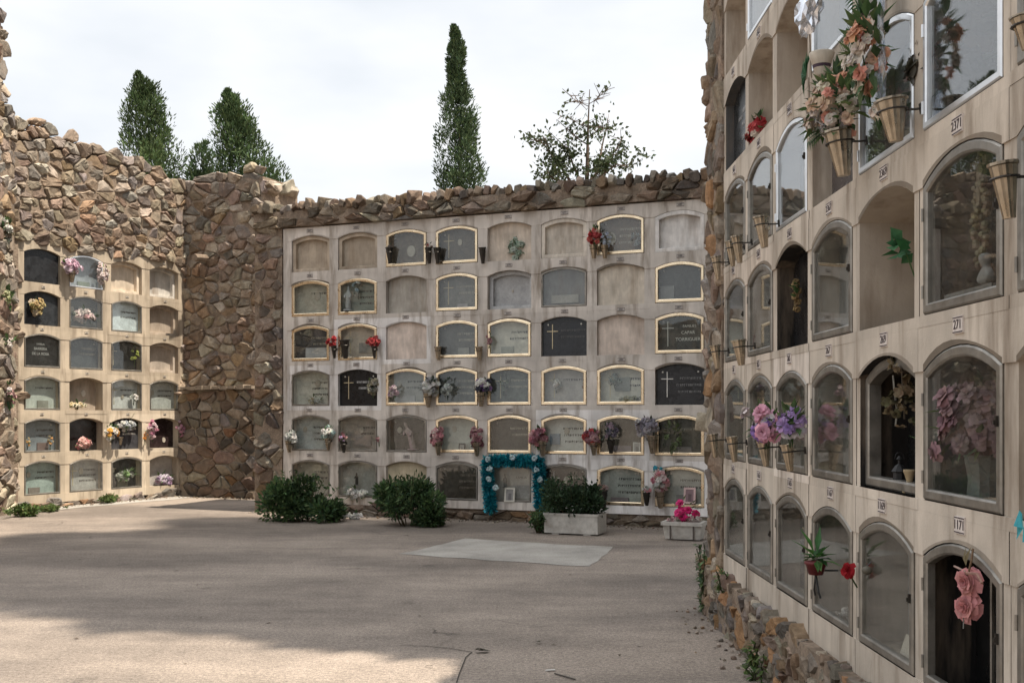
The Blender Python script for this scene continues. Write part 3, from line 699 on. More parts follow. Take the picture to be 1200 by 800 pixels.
# half slab in the open niche of the fourth column, dark inner frame of the open fifth-column niche
x, z = RB.cell(3, 3); mb = MB(); mb.box((-.345, .10, .005), (.02, .13, .50), (.075, .065, .065)); q = mb.build('loose_slab', M['polish'], rb, (x, 0, z)); q['label'] = 'dark slab closing only half of the niche'
x, z = RB.cell(4, 1); mb = MB(); ring(mb, outline(RB.ow, RB.hs, RB.hc, .004), outline(RB.ow, RB.hs, RB.hc, .05), 0, .06); mb.build('open_surround', M['bronze'], rb, (x, .02, z))
mb = MB(); cross_mesh(mb, .05, .12, .32, .22, (.5, .48, .44), .008); mb.build('cross', letter_mat((.45, .43, .4)), rb, (x, 0, z))
x, z = RB.cell(5, 0); mb = MB(); mb.box((.10, .06, .01), (.115, .07, .57)); mb.build('inner_bar', M['bronze'], rb, (x, 0, z))
t = obj('inscription', text_me('VIUDA', .085, letter_mat((.10, .095, .09))), rb, (x+.235, .195, z+.20)); t = obj('inscription', text_me('E HIJO', .075, letter_mat((.10, .095, .09))), rb, (x+.235, .195, z+.09))
PAL2 = [mul(c, .9) for c in PAL] + [(.32, .19, .10)]
mb = MB(); masonry(mb, -.66, 8*RW+.1, -.03, lambda u: .385+.015*math.sin(u*6), 41, .13, .09, .032, .008, [mul(c, .85) for c in PAL2], yoff=-.06)
r = random.Random(45)
for i in range(90): stone(mb, (r.uniform(-.6, 8*RW), -.045+r.uniform(-.02, .01), .38+r.uniform(-.02, .008)), .045, .03, .022, r, PAL2)
mb.build('plinth_stones', M['stone'], rb)
mb = MB(); masonry(mb, -.64, -.01, .0, 4.84, 42, .19, .16, .04, .010, PAL2, yoff=.0)
r = random.Random(44)
for i in range(190): stone(mb, (-.605+r.uniform(-.015, .015), r.uniform(.0, 2.2), r.uniform(0, 4.85)), .035, .13, .075, r, PAL2)
mb.build('stone_pier', M['stone'], rb)
mb = MB(); masonry(mb, -.64, 1.7, 4.80, 4.95, 43, .22, .14, .06)
mb.build('coping_stones', M['stone'], rb)
mb = MB(); mb.box((-.64, -.02, 0), (-.025, .30, 4.84)); mb.box((-.64, .30, 0), (8*RW+.1, 2.4, 4.84)); mb.box((-.64, -.08, 0), (8*RW+.1, .30, .385))
mb.box((2.9, .35, 4.84), (8*RW+.1, 2.0, 6.0))  # unseen upper tier with sloping end, added to slant the wall's ground shadow
v = [(1.75, .35, 4.84), (2.9, .35, 4.84), (2.9, .35, 6.0), (1.75, 2.0, 4.84), (2.9, 2.0, 4.84), (2.9, 2.0, 6.0)]
mb.mesh(v, [(0, 1, 2), (3, 5, 4), (0, 2, 5, 3), (0, 3, 4, 1)])
mb.build('mortar_core', M['mortar'], rb)

# ------------------------------------------------------------------ the block across the yard, seen only as a reflection in the glass doors
OPP = Plane((3.2, -8.0), d=(-1, .12))
ob_ = thing('niche_block', 'far niche block across the yard, mirrored dimly in the glass doors', 'niche block', OPP.pt(0, 0, 0), OPP.rz)
OB = Block(OPP, ob_, .86, .72, .25, 20, 6, .72, .50, .577, .07, 24)
OB.frame(lambda c, k: .14, lambda c, k, r: r.uniform(.9, 1.08), -.3, 20*.86+.3, 4.7, .0)
rr_ = random.Random(4)
for c in range(20):
    for k in range(6): OB.slab(c, k, rr_.choice(('marble', 'polish', 'plaster')), rr_.choice(((.05, .05, .05), (.2, .2, .2), (.34, .3, .25), (.3, .3, .3), (.03, .03, .03))), .13)
mb = MB(); mb.box((-.3, .30, 0), (20*.86+.3, 2.0, 4.9)); mb.build('mortar_core', M['mortar'], ob_)
mb = MB(); masonry(mb, -.3, 17.5, 4.72, 5.0, 91, .3, .16, .06); mb.build('coping_stones', M['stone'], ob_)
for o in (sw, cw, nw, lb, bb, rb, ob_): o['kind'] = 'thing'

# ================================================================== TREES
def px_profile(prof, z, py):
    """left and right edge (metres) at height given by pixel rows of the outline"""
    ys = [p[0] for p in prof]
    py = min(max(py, ys[0]), ys[-1])
    for i in range(len(prof)-1):
        if prof[i][0] <= py <= prof[i+1][0]:
            k = (py-prof[i][0])/max(1e-6, prof[i+1][0]-prof[i][0])
            return tuple((prof[i][j]*(1-k)+prof[i+1][j]*k - CX)*z/FPX for j in (1, 2))
def cypress(name, label, prof, dist, seed, n, group, ts=.24, shade=(.062, .098, .048)):
    r = np.random.RandomState(seed); rr = random.Random(seed)
    ytop = prof[0][0]; zt = EYE + (HY-ytop)*dist/FPX
    xb = (prof[-1][1]+prof[-1][2])/2; x0 = (xb-CX)*dist/FPX
    o = thing(name, label, 'tree', (x0, dist, 0), 0, group)
    mb = MB(); mb.tube([(0, 0, 0), (0.03, 0, zt*.3), (0, .02, zt*.75)], [.22, .16, .04], 8); mb.build('trunk', M['bark'], o)
    zs = EYE + (HY-prof[-1][0])*dist/FPX
    # clumps give the crown an uneven, tufted surface
    cl = []
    for i in range(n//60):
        zc = .5 + (zt-.5)*(1-(1-rr.random())**.62) if rr.random() > .72 else rr.uniform(.5, zt)
        py = HY - (zc-EYE)*FPX/dist; L_, R_ = px_profile(prof, dist, py); a = rr.uniform(0, 2*math.pi); hw = (R_-L_)/2; c = (L_+R_)/2
        q = rr.uniform(.45, 1.0) if rr.random() > .25 else rr.uniform(0, .5)
        cl.append((c - x0 + hw*q*math.cos(a), hw*q*math.sin(a)*.95, zc, min(.30, hw*.5)*rr.uniform(.6, 1.2), hw, a, rr.uniform(.62, 1.35)))
    vs = []; fs = []; cs = []
    for (cx, cy, cz, cr, hw, a, tone) in cl:
        for i in range(60):
            d = r.normal(size=3); d /= np.linalg.norm(d)
            p = np.array((cx, cy, cz)) + d*np.array((cr*.75, cr*.75, cr*1.6))*r.uniform(.5, 1.0)
            out = np.array((math.cos(a)*.3, math.sin(a)*.3, .8)) + d*np.array((.7, .7, .3)) + r.normal(size=3)*.25
            out /= np.linalg.norm(out); s = np.cross(out, r.normal(size=3)); s /= np.linalg.norm(s)
            l = ts*r.uniform(.45, 1.1); w = l*r.uniform(.24, .40)
            b = len(vs); vs += [p - s*w*.35, p + s*w*.35, p + out*l*.55 + s*w*.5, p + out*l, p + out*l*.55 - s*w*.5]
            fs.append((b, b+1, b+2, b+3, b+4)); k = tone*r.uniform(.7, 1.3); cs.append((shade[0]*k*r.uniform(.9, 1.2), shade[1]*k, shade[2]*k*r.uniform(.8, 1.1)))
    mb = MB(); mb.v = [tuple(v) for v in vs]; mb.f = fs; mb.c = cs; mb.m = [0]*len(fs)
    mb.build('crown', M['needle'], o)
    return o
TG = 'cypress trees behind the walls'
cypress('cypress_tree', 'tall slim dark cypress rising alone behind the middle of the back wall', [(31, 530, 534), (50, 526, 543), (80, 525, 546), (108, 524, 548), (118, 516, 556), (140, 516, 560), (165, 513, 565), (190, 513, 566), (225, 512, 566), (480, 512, 566)], 40, 1, 56000, TG, .14)
cypress('cypress_tree', 'broad leaning cypress with two tips above the left rubble wall', [(86, 162, 164), (98, 157, 168), (104, 152, 182), (118, 148, 188), (140, 144, 196), (165, 142, 206), (185, 142, 215), (205, 142, 221), (480, 142, 224)], 34, 2, 54000, TG, .13, (.066, .104, .045))
cypress('cypress_tree', 'short bushy cypress in front of the two-tipped cypress', [(167, 168, 188), (178, 163, 195), (205, 160, 198), (480, 160, 198)], 30, 3, 17000, TG, .12, (.072, .112, .044))
cypress('cypress_tree', 'small cypress tip showing between the two broad cypresses', [(167, 232, 240), (175, 226, 248), (205, 222, 252), (480, 222, 252)], 33, 4, 15000, TG, .13)
cypress('cypress_tree', 'rounded cypress sloping down to the right behind the corner wall', [(107, 266, 270), (118, 260, 279), (140, 250, 296), (165, 249, 310), (190, 249, 328), (215, 249, 338), (250, 249, 344), (480, 249, 344)], 34, 5, 58000, TG, .13, (.064, .102, .045))
# unseen cypresses added beyond the right block to cast shade on the yard
def added_shade_tree(x, y, h, rad, seed, label):
    rr = random.Random(seed); r = np.random.RandomState(seed)
    o = thing('cypress_tree', label, 'tree', (x, y, 0), 0, TG)
    mb = MB(); mb.tube([(0, 0, 0), (0, 0, h*.5), (0, 0, h*.95)], [.3, .2, .04], 8); mb.build('trunk', M['bark'], o)
    mb = MB()
    for i in range(11000):
        t = rr.random()**.8; z = 2 + (h-2)*t; q = rad*min(1, (1-t)*2.6+.05)*math.sqrt(rr.random()); a = rr.uniform(0, 6.283)
        leaf(mb, (q*math.cos(a), q*math.sin(a), z), (math.cos(a)*.5+rr.gauss(0, .4), math.sin(a)*.5+rr.gauss(0, .4), 1), (rr.gauss(0, 1), rr.gauss(0, 1), .2), rr.uniform(.6, 1.1), .42, jit((.036, .062, .028), .3, rr))
    mb.build('crown', M['needle'], o)
AZ = Vector((.906, -.42)); PP = Vector((.42, .906))
for i, (a, b, h, rad, lb_) in enumerate(((.9, 8.05, 25, 1.36, 'unseen very tall cypress added for shade just behind the far end of the right niche block'), (.2, 10.5, 26, 1.45, 'unseen very tall cypress added for shade, second behind the right niche block'), (.4, 9.25, 25, 1.2, 'unseen very tall cypress added for shade between the first and second ones behind the right niche block'), (.9, 11.8, 25, 1.35, 'unseen very tall cypress added for shade, third behind the right niche block'), (.6, 13.1, 26, 1.5, 'unseen very tall cypress added for shade beside the hidden end of the back wall'), (1.6, 15.6, 25, 1.5, 'unseen very tall cypress added for shade behind the hidden end of the back wall'))):
    p = AZ*a + PP*b; added_shade_tree(p.x, p.y, h, rad, 60+i, lb_)
# thin, half-bare tree
def bare_tree():
    D = 30.0; k = D/FPX; rr = random.Random(9)
    P = lambda px, py, dy=0: Vector(((px-684)*k, dy, EYE + (HY-py)*k))
    o = thing('half_bare_tree', 'sparse half-bare tree with thin branches behind the back wall, right of the lone cypress', 'tree', ((684-CX)*k, D, 0))
    mb = MB(); mb.tube([(0, 0, 0), P(686, 260), P(688, 200), P(689, 150), P(691, 105)], [.14, .09, .055, .028, .010], 7)
    mb.build('trunk', M['bark'], o)
    tips = []
    br = MB()
    limbs = [((686, 240), (660, 200), (645, 180), (636, 160), .05), ((688, 230), (702, 195), (708, 165), (716, 130), .05), ((686, 225), (672, 195), (665, 175), (658, 170), .04),
             ((688, 225), (700, 210), (722, 195), (738, 200), .04), ((686, 245), (660, 215), (645, 212), (640, 205), .04), ((688, 215), (715, 185), (728, 165), (730, 160), .035),
             ((689, 170), (675, 160), (668, 150), (662, 148), .02), ((690, 148), (700, 144), (708, 142), (714, 140), .02), ((690, 125), (680, 120), (672, 116), (668, 110), .012),
             ((690, 122), (697, 121), (703, 118), (708, 113), .012), ((689, 160), (698, 157), (704, 155), (710, 158), .015), ((645, 180), (636, 168), (626, 162), (622, 160), .012), ((690, 140), (680, 148), (665, 142), (655, 140), .012)]
    for (a, b, c, d, rad) in limbs:
        dy = rr.uniform(-1.0, 1.0); pts = [P(*a), P(*b, dy*.4), P(*c, dy*.8), P(*d, dy)]
        br.tube(pts, [rad, rad*.75, rad*.5, rad*.25], 5)
        for i in range(17):
            t = rr.uniform(.12, 1); q = pts[1].lerp(pts[2], t*2-.5) if t < .75 else pts[2].lerp(pts[3], (t-.75)*4)
            e = q + Vector((rr.gauss(0, .2), rr.gauss(0, .2), rr.gauss(.06, .12))); br.tube([q, e], [.014, .006], 4); tips.append((e, rad))
    br.build('branches', M['bark'], o)
    lf = MB()
    for e, rad in tips:
        py = HY - (e.z-EYE)/k
        m = 17 if py > 176 else (9 if py > 160 else (5 if py > 145 else 1))
        for i in range(m):
            c = e + Vector((rr.gauss(0, .13), rr.gauss(0, .13), rr.gauss(0, .07)))
            leaf(lf, c, rdir(rr)+Vector((0, 0, .2)), rdir(rr), rr.uniform(.09, .17), .075, jit((.045, .062, .026), .35, rr))
    lf.build('crown', M['leaf'], o)
bare_tree()

# ================================================================== PLANTS ON THE GROUND
def bush(name, label, px0, px1, ytop, ybase, seed, n, ll=.10, col=GREEN, cat='bush', depth=.7, group=None, loc=None, w=None, h=None):
    r = random.Random(seed)
    if loc is None:
        b = ground_pt((px0+px1)/2, ybase); k = b.y/FPX; w = (px1-px0)*k; h = (ybase-ytop)*k; b = b + Vector((0, depth*.4, 0))
    else: b = Vector(loc)
    o = thing(name, label, cat, b, 0, group); st = MB(); lf = MB()
    lob = [(r.uniform(-.40, .40)*w, r.uniform(-.3, .3)*depth, h*r.uniform(.15, .78)*(1-.0*i), r.uniform(.13, .28)*min(w, h*1.1), r.uniform(.6, 1.4)) for i in range(13)]
    lob = [(x, y, z*(1-.9*(x/w)**2*2), s_, t_) for x, y, z, s_, t_ in lob]
    for (x, y, z, s, t) in lob:
        st.tube([(x*.3, y*.3, 0), (x*.7, y*.7, z*.55), (x, y, z)], [.012, .008, .004], 4, (.08, .06, .03))
        for i in range(n//13):
            d = rdir(r); q = Vector((x, y, z)) + Vector((d.x*s*1.1, d.y*s, d.z*s))*r.random()**.45
            if q.z < .01: q.z = r.uniform(.01, .12)
            leaf(lf, q, d + Vector((0, 0, .35)) + rdir(r)*.5, rdir(r), ll*r.uniform(.5, 1.25), ll*.45, jit(mul(r.choice(col), t), .25, r))
    for i in range(34):
        d = Vector((r.uniform(-.5, .5)*w, r.gauss(0, .2), 0)); d.z = h*r.uniform(.6, 1.08)*(1-1.5*(d.x/w)**2)
        st.tube([Vector((d.x*.6, d.y*.6, h*.4)), d], [.006, .002], 4, (.06, .07, .03))
        for j in range(9):
            q = Vector((d.x*.6, d.y*.6, h*.4)).lerp(d, r.uniform(.3, 1)); leaf(lf, q, rdir(r)+Vector((0, 0, .4)), rdir(r), ll*r.uniform(.6, 1.2), ll*.4, jit(r.choice(col), .25, r))
    st.build('stems', M['leaf'], o); lf.build('foliage', M['leaf'], o)
    return o
bush('leafy_bush', 'large dense green bush at the left foot of the back niche wall', 303, 398, 552, 613, 71, 5200, .085)
bush('leafy_bush', 'looser pointed green bush in front of the third column of the back wall', 436, 516, 556, 618, 72, 4200, .085)
bush('small_shrub', 'small dark shrub between the teal garland and the white planter', 622, 640, 596, 625, 73, 700, .06, depth=.25)
LG = [(.09, .14, .04), (.07, .12, .035), (.12, .15, .05)]
bush('weed', 'light green weeds in the corner under the left niches', 12, 38, 592, 606, 74, 500, .07, LG, 'weed', .3)
bush('weed', 'weeds at the left foot of the left niche columns', 44, 66, 593, 600, 75, 260, .06, LG, 'weed', .2)
bush('weed', 'small tuft of weeds under the middle pillar of the left niches', 118, 132, 580, 590, 76, 160, .06, LG, 'weed', .2)
def climber(name, label, base, h, w, seed, n, ll, col, cat='creeper', front=Vector((-1, 0, 0))):
    r = random.Random(seed); o = thing(name, label, cat, base); st = MB(); lf = MB()
    for i in range(6):
        p = Vector((r.uniform(-.03, .03), r.uniform(-w/2, w/2), 0)); pts = [p]
        for k in range(5): p = p + Vector((r.uniform(-.03, .02), r.uniform(-.06, .06), h/5*r.uniform(.6, 1.1))); pts.append(p)
        st.tube(pts, .005, 4, (.05, .06, .025))
        for k in range(n//6):
            j = r.randrange(5); q = pts[j].lerp(pts[j+1], r.random()); d = rdir(r) + front*.6
            leaf(lf, q, d, (0, 0, 1), ll*r.uniform(.6, 1.3), ll*.5, jit(r.choice(col), .3, r))
    st.build('stems', M['leaf'], o); lf.build('foliage', M['leaf'], o); return o
climber('creeping_plant', 'thin green creeper climbing the stone end of the right niche block', (1.55, 8.95, 0), .62, .22, 81, 150, .06, GREEN)
climber('weed', 'bright green weed growing from the plinth stones near the stone end', (1.54, 8.1, .28), .2, .2, 82, 70, .055, LG, 'weed')
climber('weed', 'green weed tuft at the foot of the right rubble plinth', (1.47, 6.75, 0), .22, .3, 83, 110, .055, LG, 'weed')
climber('leafy_sprig', 'dark leafy sprig sticking in at the left edge above the ground', (-6.65, 14.2, .35), .45, .2, 84, 60, .11, GREEN, 'plant')
# white flowers on the ground between the bushes
p = ground_pt(411, 609) + Vector((0, .1, .05))
bouquet('ground_flowers', 'clump of small white flowers lying on the ground between the two bushes', p, (-.3, -1, .5), .36, .1, [(.6, .58, .55)], 85, fr=.03, nf=22, nl=20, cat='flowers', rings=2, stems=False)

# planter and trough
B0 = BACK
def on_ground(px, py): return ground_pt(px, py)
p = ground_pt(671, 627); rz = BACK.rz
o = thing('planter_box', 'long white planter box full of dark greenery under the niche with a white cross', 'planter', p + Vector((.05, .22, 0)), rz)
k = p.y/FPX; w = 66*k/2; mb = MB()
for a, b in (((-w, -.2, .02), (w, -.17, .28)), ((-w, .17, .02), (w, .2, .28)), ((-w, -.17, .02), (-w+.03, .17, .28)), ((w-.03, -.17, .02), (w, .17, .28))): mb.box(a, b)
mb.box((-w+.03, -.17, .02), (w-.03, .17, .06)); mb.build('box', M['white'], o)
mb = MB(); mb.box((-w-.012, -.212, .255), (w+.012, -.203, .285)); mb.box((-w+.1, -.19, 0), (-w+.2, .19, .02)); mb.box((w-.2, -.19, 0), (w-.1, .19, .02)); mb.build('rim', M['white'], o)
mb = MB(); mb.box((-w+.03, -.17, .20), (w-.03, .17, .24), (.05, .035, .025)); mb.build('soil', M['paint'], o)
bush('planter_plant', 'dense dark green plant filling the white planter box', 0, 0, 0, 0, 77, 3600, .07, [(.034, .062, .03), (.045, .078, .034), (.038, .066, .036)], 'plant', .40, loc=p + Vector((.05, .2, .2)), w=.86, h=.60)
p = ground_pt(805, 634)
o = thing('plant_trough', 'small grey-white plant trough with moulded rim at the right foot of the back wall', 'planter', p + Vector((0, .2, 0)), rz)
k = p.y/FPX; w = 46*k/2; mb = MB()
v = [(-w*.9, -.12, .015), (w*.9, -.12, .015), (w*.9, .12, .015), (-w*.9, .12, .015), (-w, -.15, .19), (w, -.15, .19), (w, .15, .19), (-w, .15, .19)]
mb.mesh(v, [(0, 3, 2, 1), (0, 1, 5, 4), (1, 2, 6, 5), (2, 3, 7, 6), (3, 0, 4, 7)]); mb.build('trough_body', M['white'], o)
mb = MB()
for a, b in (((-w-.02, -.175, .19), (w+.02, -.13, .235)), ((-w-.02, .13, .19), (w+.02, .175, .235)), ((-w-.02, -.13, .19), (-w+.03, .13, .235)), ((w-.03, -.13, .19), (w+.02, .13, .235))): mb.box(a, b)
mb.build('rim', M['white'], o)
mb = MB(); mb.box((-w+.03, -.13, .16), (w-.03, .13, .20), (.05, .035, .025)); mb.build('soil', M['paint'], o)
mb = MB()
for q in (-.6, .6): mb.box((q*w-.008, -.156, .02), (q*w+.008, -.14, .19), (.1, .08, .07))
mb.build('ribs', M['paint'], o)
bouquet('cyclamen', 'bright pink cyclamen standing in the small trough', p + Vector((.02, .2, .38)), (-.2, -1, .2), .30, .30, [(.65, .03, .17), (.7, .06, .22)], 86, fr=.05, nf=8, nl=26, cat='flowers', ll=.09)
bouquet('ground_flowers', 'pale pink and white low flowers along the rim of the trough', p + Vector((0, .16, .27)), (-.2, -1, .3), .46, .06, [(.62, .55, .5), (.6, .4, .4)], 87, fr=.028, nf=16, nl=16, cat='flowers', rings=2, stems=False)

# litter on the ground
for i, (px, py, s, lab) in enumerate(((560, 764, .055, 'crumpled dark leaf at the tip of the sunlit patch'), (630, 754, .03, 'single dark leaf on the shaded ground'), (500, 782, .02, 'tiny brown leaf on the sunlit patch'))):
    r = random.Random(i); mb = MB()
    for k in range(4 if i == 0 else 2): leaf(mb, Vector((r.uniform(-1, 1)*s, r.uniform(-.4, .4)*s, .012)), (r.uniform(-1, 1), r.uniform(-.4, .4), .12), (0, 0, 1), s*1.6, s*.8, (.035, .028, .015))
    tag(mb.build('dead_leaf', M['leaf'], loc=ground_pt(px, py)), lab, 'leaf', 'litter on the ground')
mb = MB(); a = ground_pt(650, 790); b = ground_pt(674, 797); mb.tube([(0, 0, .008), b-a+Vector((0, 0, .008))], .005, 5, (.05, .04, .03)); tag(mb.build('twig', M['paint'], loc=a), 'thin dark twig lying on the ground near the right plinth', 'twig')
mb = MB(); mb.box((-.03, -.008, .004), (.03, .008, .010), (.6, .58, .55)); q = mb.build('paper_scrap', M['paint'], loc=ground_pt(645, 786)); tag(q, 'small white scrap of paper on the ground beside the twig', 'litter'); q.rotation_euler = (0, 0, .3)

# leaf litter and grit along the wall feet, and single leaves blown over the yard
mb = MB(); r = random.Random(141)
for pl, u0, u1, n in ((BACK, -.6, 8*BW, 520), (LEFT, -.1, Lw, 220), (RIGHT, -.7, 5.6, 190), (CRN, .3, Cl, 160)):
    for i in range(n):
        q = pl.pt(r.uniform(u0, u1), -abs(r.gauss(0, .12))-(.22 if pl is CRN else .06), .008)
        if r.random() < .5: leaf(mb, q, (r.gauss(0, 1), r.gauss(0, 1), .15), (0, 0, 1), r.uniform(.015, .045), .02, jit(r.choice(((.10, .075, .04), (.06, .05, .03), (.14, .10, .05))), .3, r))
        else: s_ = r.uniform(.006, .02); stone(mb, (q.x, q.y, s_*.5), s_, s_, s_*.7, r)
tag(mb.build('leaf_litter', M['leaf']), kind='stuff')
for i in range(16):
    q = ground_pt(r.uniform(40, 780), r.uniform(640, 790)); mb = MB(); s_ = r.uniform(.012, .026); leaf(mb, (0, 0, .006), (r.gauss(0, 1), r.gauss(0, 1), .12), (0, 0, 1), s_*2, s_, jit((.07, .05, .03), .4, r))
    tag(mb.build('dead_leaf', M['leaf'], loc=q), 'tiny dry leaf blown onto the yard', 'leaf', 'tiny dry leaves scattered over the yard')

# ================================================================== FLOWERS ON THE BACK WALL
bf = BACK.front(); WHITE = [(.62, .6, .56), (.5, .5, .47)]; PINK = [(.6, .28, .3), (.62, .4, .4), (.5, .2, .24)]; REDS = [(.34, .035, .04), (.40, .07, .07)]; DUSTY = [(.34, .17, .18), (.42, .25, .25), (.25, .11, .13)]; PURP = [(.24, .15, .36), (.34, .22, .42)]
GB = 'flower arrangements on the back niche wall'; GV = 'metal flower vases on the back niche wall'
def bq(px, py, w, h, cols, label, seed, pl=BACK, off=.10, group=GB, **kw):
    p, k = pl.world(px, py, off)
    kw.setdefault('fr', max(.02, min(.05, w*k*.17))); kw.setdefault('ll', max(.05, w*k*.28))
    return bouquet('bouquet', label, p, pl.front(), w*k, h*k, cols, seed, group, **kw)
def vs(px, py, hpx, label, pl=BACK, off=.10, group=GV, mat='steel', wpx=None):
    """vase with its foot at the pixel and its height in pixels"""
    p, k = pl.world(px, py, off); h = hpx*k
    return vase(label, p, pl.front(), h, (wpx*k/2 if wpx else h*.28), group=group, mat=mat, arm=max(.02, off-.05))
DG = [(.03, .055, .035), (.05, .075, .055), (.09, .11, .09)]
bq(605, 291, 19, 26, [(.30, .38, .30), (.42, .48, .40)], 'grey-green hanging bunch in the fifth niche of the top row', 101, off=-.06, nf=14, nl=30, leafc=[(.10, .16, .11), (.2, .26, .19)])
bq(696, 277, 22, 24, REDS + [(.5, .12, .1)], 'red flowers with green sprigs left of the seventh gilt door in the top row', 102, nf=10, nl=20)
bq(710, 281, 12, 20, [(.5, .53, .58), (.4, .43, .5)], 'pale grey-blue flowers beside the red ones in the top row', 103, nf=9, nl=12, leafc=DG)
vs(696, 303, 16, 'small vase under the red flowers in the top row'); vs(709, 303, 16, 'small vase under the grey-blue flowers in the top row')
for x, lab in ((457, 'dark empty vase at the left side of the third door in the top row'), (503, 'dark empty vase at the right side of the third door in the top row'), (513, 'narrow dark vase on the pillar between third and fourth doors of the top row'), (566, 'dark empty vase at the right side of the fourth door in the top row')):
    vs(x, 309, 19, lab, off=.07, mat='dark_metal', wpx=8)
bq(457, 290, 9, 8, [(.2, .16, .14)], 'dry brown sprigs in the vase left of the third top-row door', 104, off=.07, nf=5, nl=10, leafc=DG)
bq(502, 289, 9, 10, [(.35, .08, .07), (.2, .15, .12)], 'small withered reddish sprigs in the vase right of the third top-row door', 105, off=.07, nf=5, nl=10, leafc=DG)
bq(389, 400, 14, 12, REDS, 'red carnations at the right edge of the first door in the third row', 106, nf=9, nl=8); bq(437, 400, 17, 11, REDS, 'red carnations at the right edge of the second door in the third row', 107, nf=10, nl=8)
vs(392, 420, 15, 'thin vase holding red carnations between the first two columns', mat='dark_metal', wpx=6); vs(439, 420, 15, 'vase holding red carnations right of the second third-row door', mat='dark_metal', wpx=6)
vs(405, 420, 22, 'wide dark vase left of the second door in the third row', mat='dark_metal', wpx=11)
vs(514, 422, 16, 'vase at the left foot of the fourth door in the third row', wpx=8, off=.07); vs(562, 422, 16, 'vase at the right foot of the fourth door in the third row', wpx=8, off=.07)
bq(573, 397, 9, 16, DUSTY, 'faded dusky flowers on the pillar left of the fifth door in the third row', 108, nf=8, nl=8)
bq(461, 458, 15, 13, [(.42, .30, .34), (.5, .42, .42)], 'small mauve bunch left of the third niche in the fourth row', 109, nf=10, nl=10)
bq(504, 453, 25, 20, WHITE + [(.3, .3, .3)], 'white flowers with dark leaves between third and fourth niches of the fourth row', 110, nf=16, nl=30, leafc=DG); vs(502, 477, 17, 'metal vase under the white flowers of the fourth row')
bq(524, 454, 17, 22, [(.2, .22, .2), (.4, .42, .4)], 'dark leafy bunch with few pale flowers over the fourth door of the fourth row', 111, nf=6, nl=34, leafc=DG)
bq(566, 452, 22, 18, WHITE + PURP + [(.06, .06, .08)], 'white and purple flowers between fourth and fifth doors of the fourth row', 112, nf=14, nl=18, leafc=DG); vs(564, 476, 17, 'metal vase under the white and purple flowers of the fourth row')
bq(341, 511, 18, 14, WHITE, 'white flowers on the rubble edge left of the first niche of the fifth row', 113, nf=10, nl=20, leafc=DG); vs(339, 530, 14, 'vase under the white flowers at the left rubble edge')
bq(384, 507, 17, 17, WHITE + [(.35, .45, .42)], 'white and green flowers right of the first niche of the fifth row', 114, nf=12, nl=22, leafc=GREEN); vs(385, 527, 14, 'vase under the white and green flowers of the fifth row')
bq(402, 512, 13, 14, DUSTY + [(.3, .22, .34)], 'faded purple flowers left of the second niche of the fifth row', 115, nf=9, nl=10); vs(403, 530, 14, 'vase under the faded purple flowers of the fifth row', mat='dark_metal', wpx=7)
bq(444, 515, 7, 9, DUSTY, 'tiny pinkish sprig right of the second niche of the fifth row', 116, nf=6, nl=4)
bq(513, 511, 17, 26, DUSTY + PINK, 'dusky pink bunch right of the third niche of the fifth row', 117, nf=20, nl=14); bq(558, 512, 17, 27, DUSTY, 'brownish pink bunch over the right edge of the fourth door of the fifth row', 118, nf=20, nl=12)
vs(514, 533, 16, 'vase under the dusky pink bunch of the fifth row'); vs(559, 534, 16, 'vase under the brownish pink bunch of the fifth row')
bq(631, 512, 22, 24, DUSTY + PINK, 'pink and dark red bunch right of the fifth door of the fifth row', 119, nf=20, nl=20); vs(636, 534, 18, 'dark vase right of the fifth door of the fifth row')
bq(693, 512, 20, 19, REDS + DUSTY, 'crimson and white bunch right of the sixth door of the fifth row', 120, nf=18, nl=12); vs(696, 533, 15, 'vase under the crimson bunch of the fifth row')
bq(714, 507, 20, 24, [(.3, .22, .26), (.16, .14, .18)], 'dark leafy bunch left of the seventh door of the fifth row', 121, nf=7, nl=38, leafc=DG); vs(716, 531, 16, 'dark vase left of the seventh door of the fifth row', mat='dark_metal')
bq(758, 500, 24, 22, [(.36, .33, .34), (.45, .42, .42), (.28, .26, .3)], 'pale grey-mauve bunch right of the seventh door of the fifth row', 122, nf=24, nl=16, leafc=DG); vs(765, 531, 22, 'tall vase under the grey-mauve bunch of the fifth row')
bq(788, 511, 20, 34, [(.16, .2, .1)], 'bushy green twigs in front of the eighth door of the fifth row', 123, nf=3, nl=60, leafc=[(.08, .10, .045), (.12, .14, .07)], ll=.09)
bq(774, 563, 20, 32, PINK + WHITE + [(.62, .5, .48)], 'tall pink and white bouquet on the pillar left of the last bottom niche', 124, nf=24, nl=20)
bq(771, 549, 13, 9, [(.05, .28, .36), (.10, .36, .42)], 'teal blue sprigs on top of the tall pink and white bouquet', 125, nf=7, nl=4); vs(774, 595, 20, 'metal vase under the tall pink and white bouquet')
bq(757, 573, 13, 7, WHITE + PINK, 'small pale flowers in a vase left of the tall bouquet', 126, nf=7, nl=8); vs(758, 592, 15, 'small dark vase left of the tall bouquet', mat='dark_metal')
vs(708, 596, 22, 'dark vase on the pillar left of the seventh bottom niche', mat='dark_metal', wpx=9); bq(707, 571, 15, 8, [(.3, .2, .17), (.42, .33, .3)], 'dry brownish sprigs in the dark vase left of the seventh bottom niche', 127, nf=6, nl=12, leafc=DG)
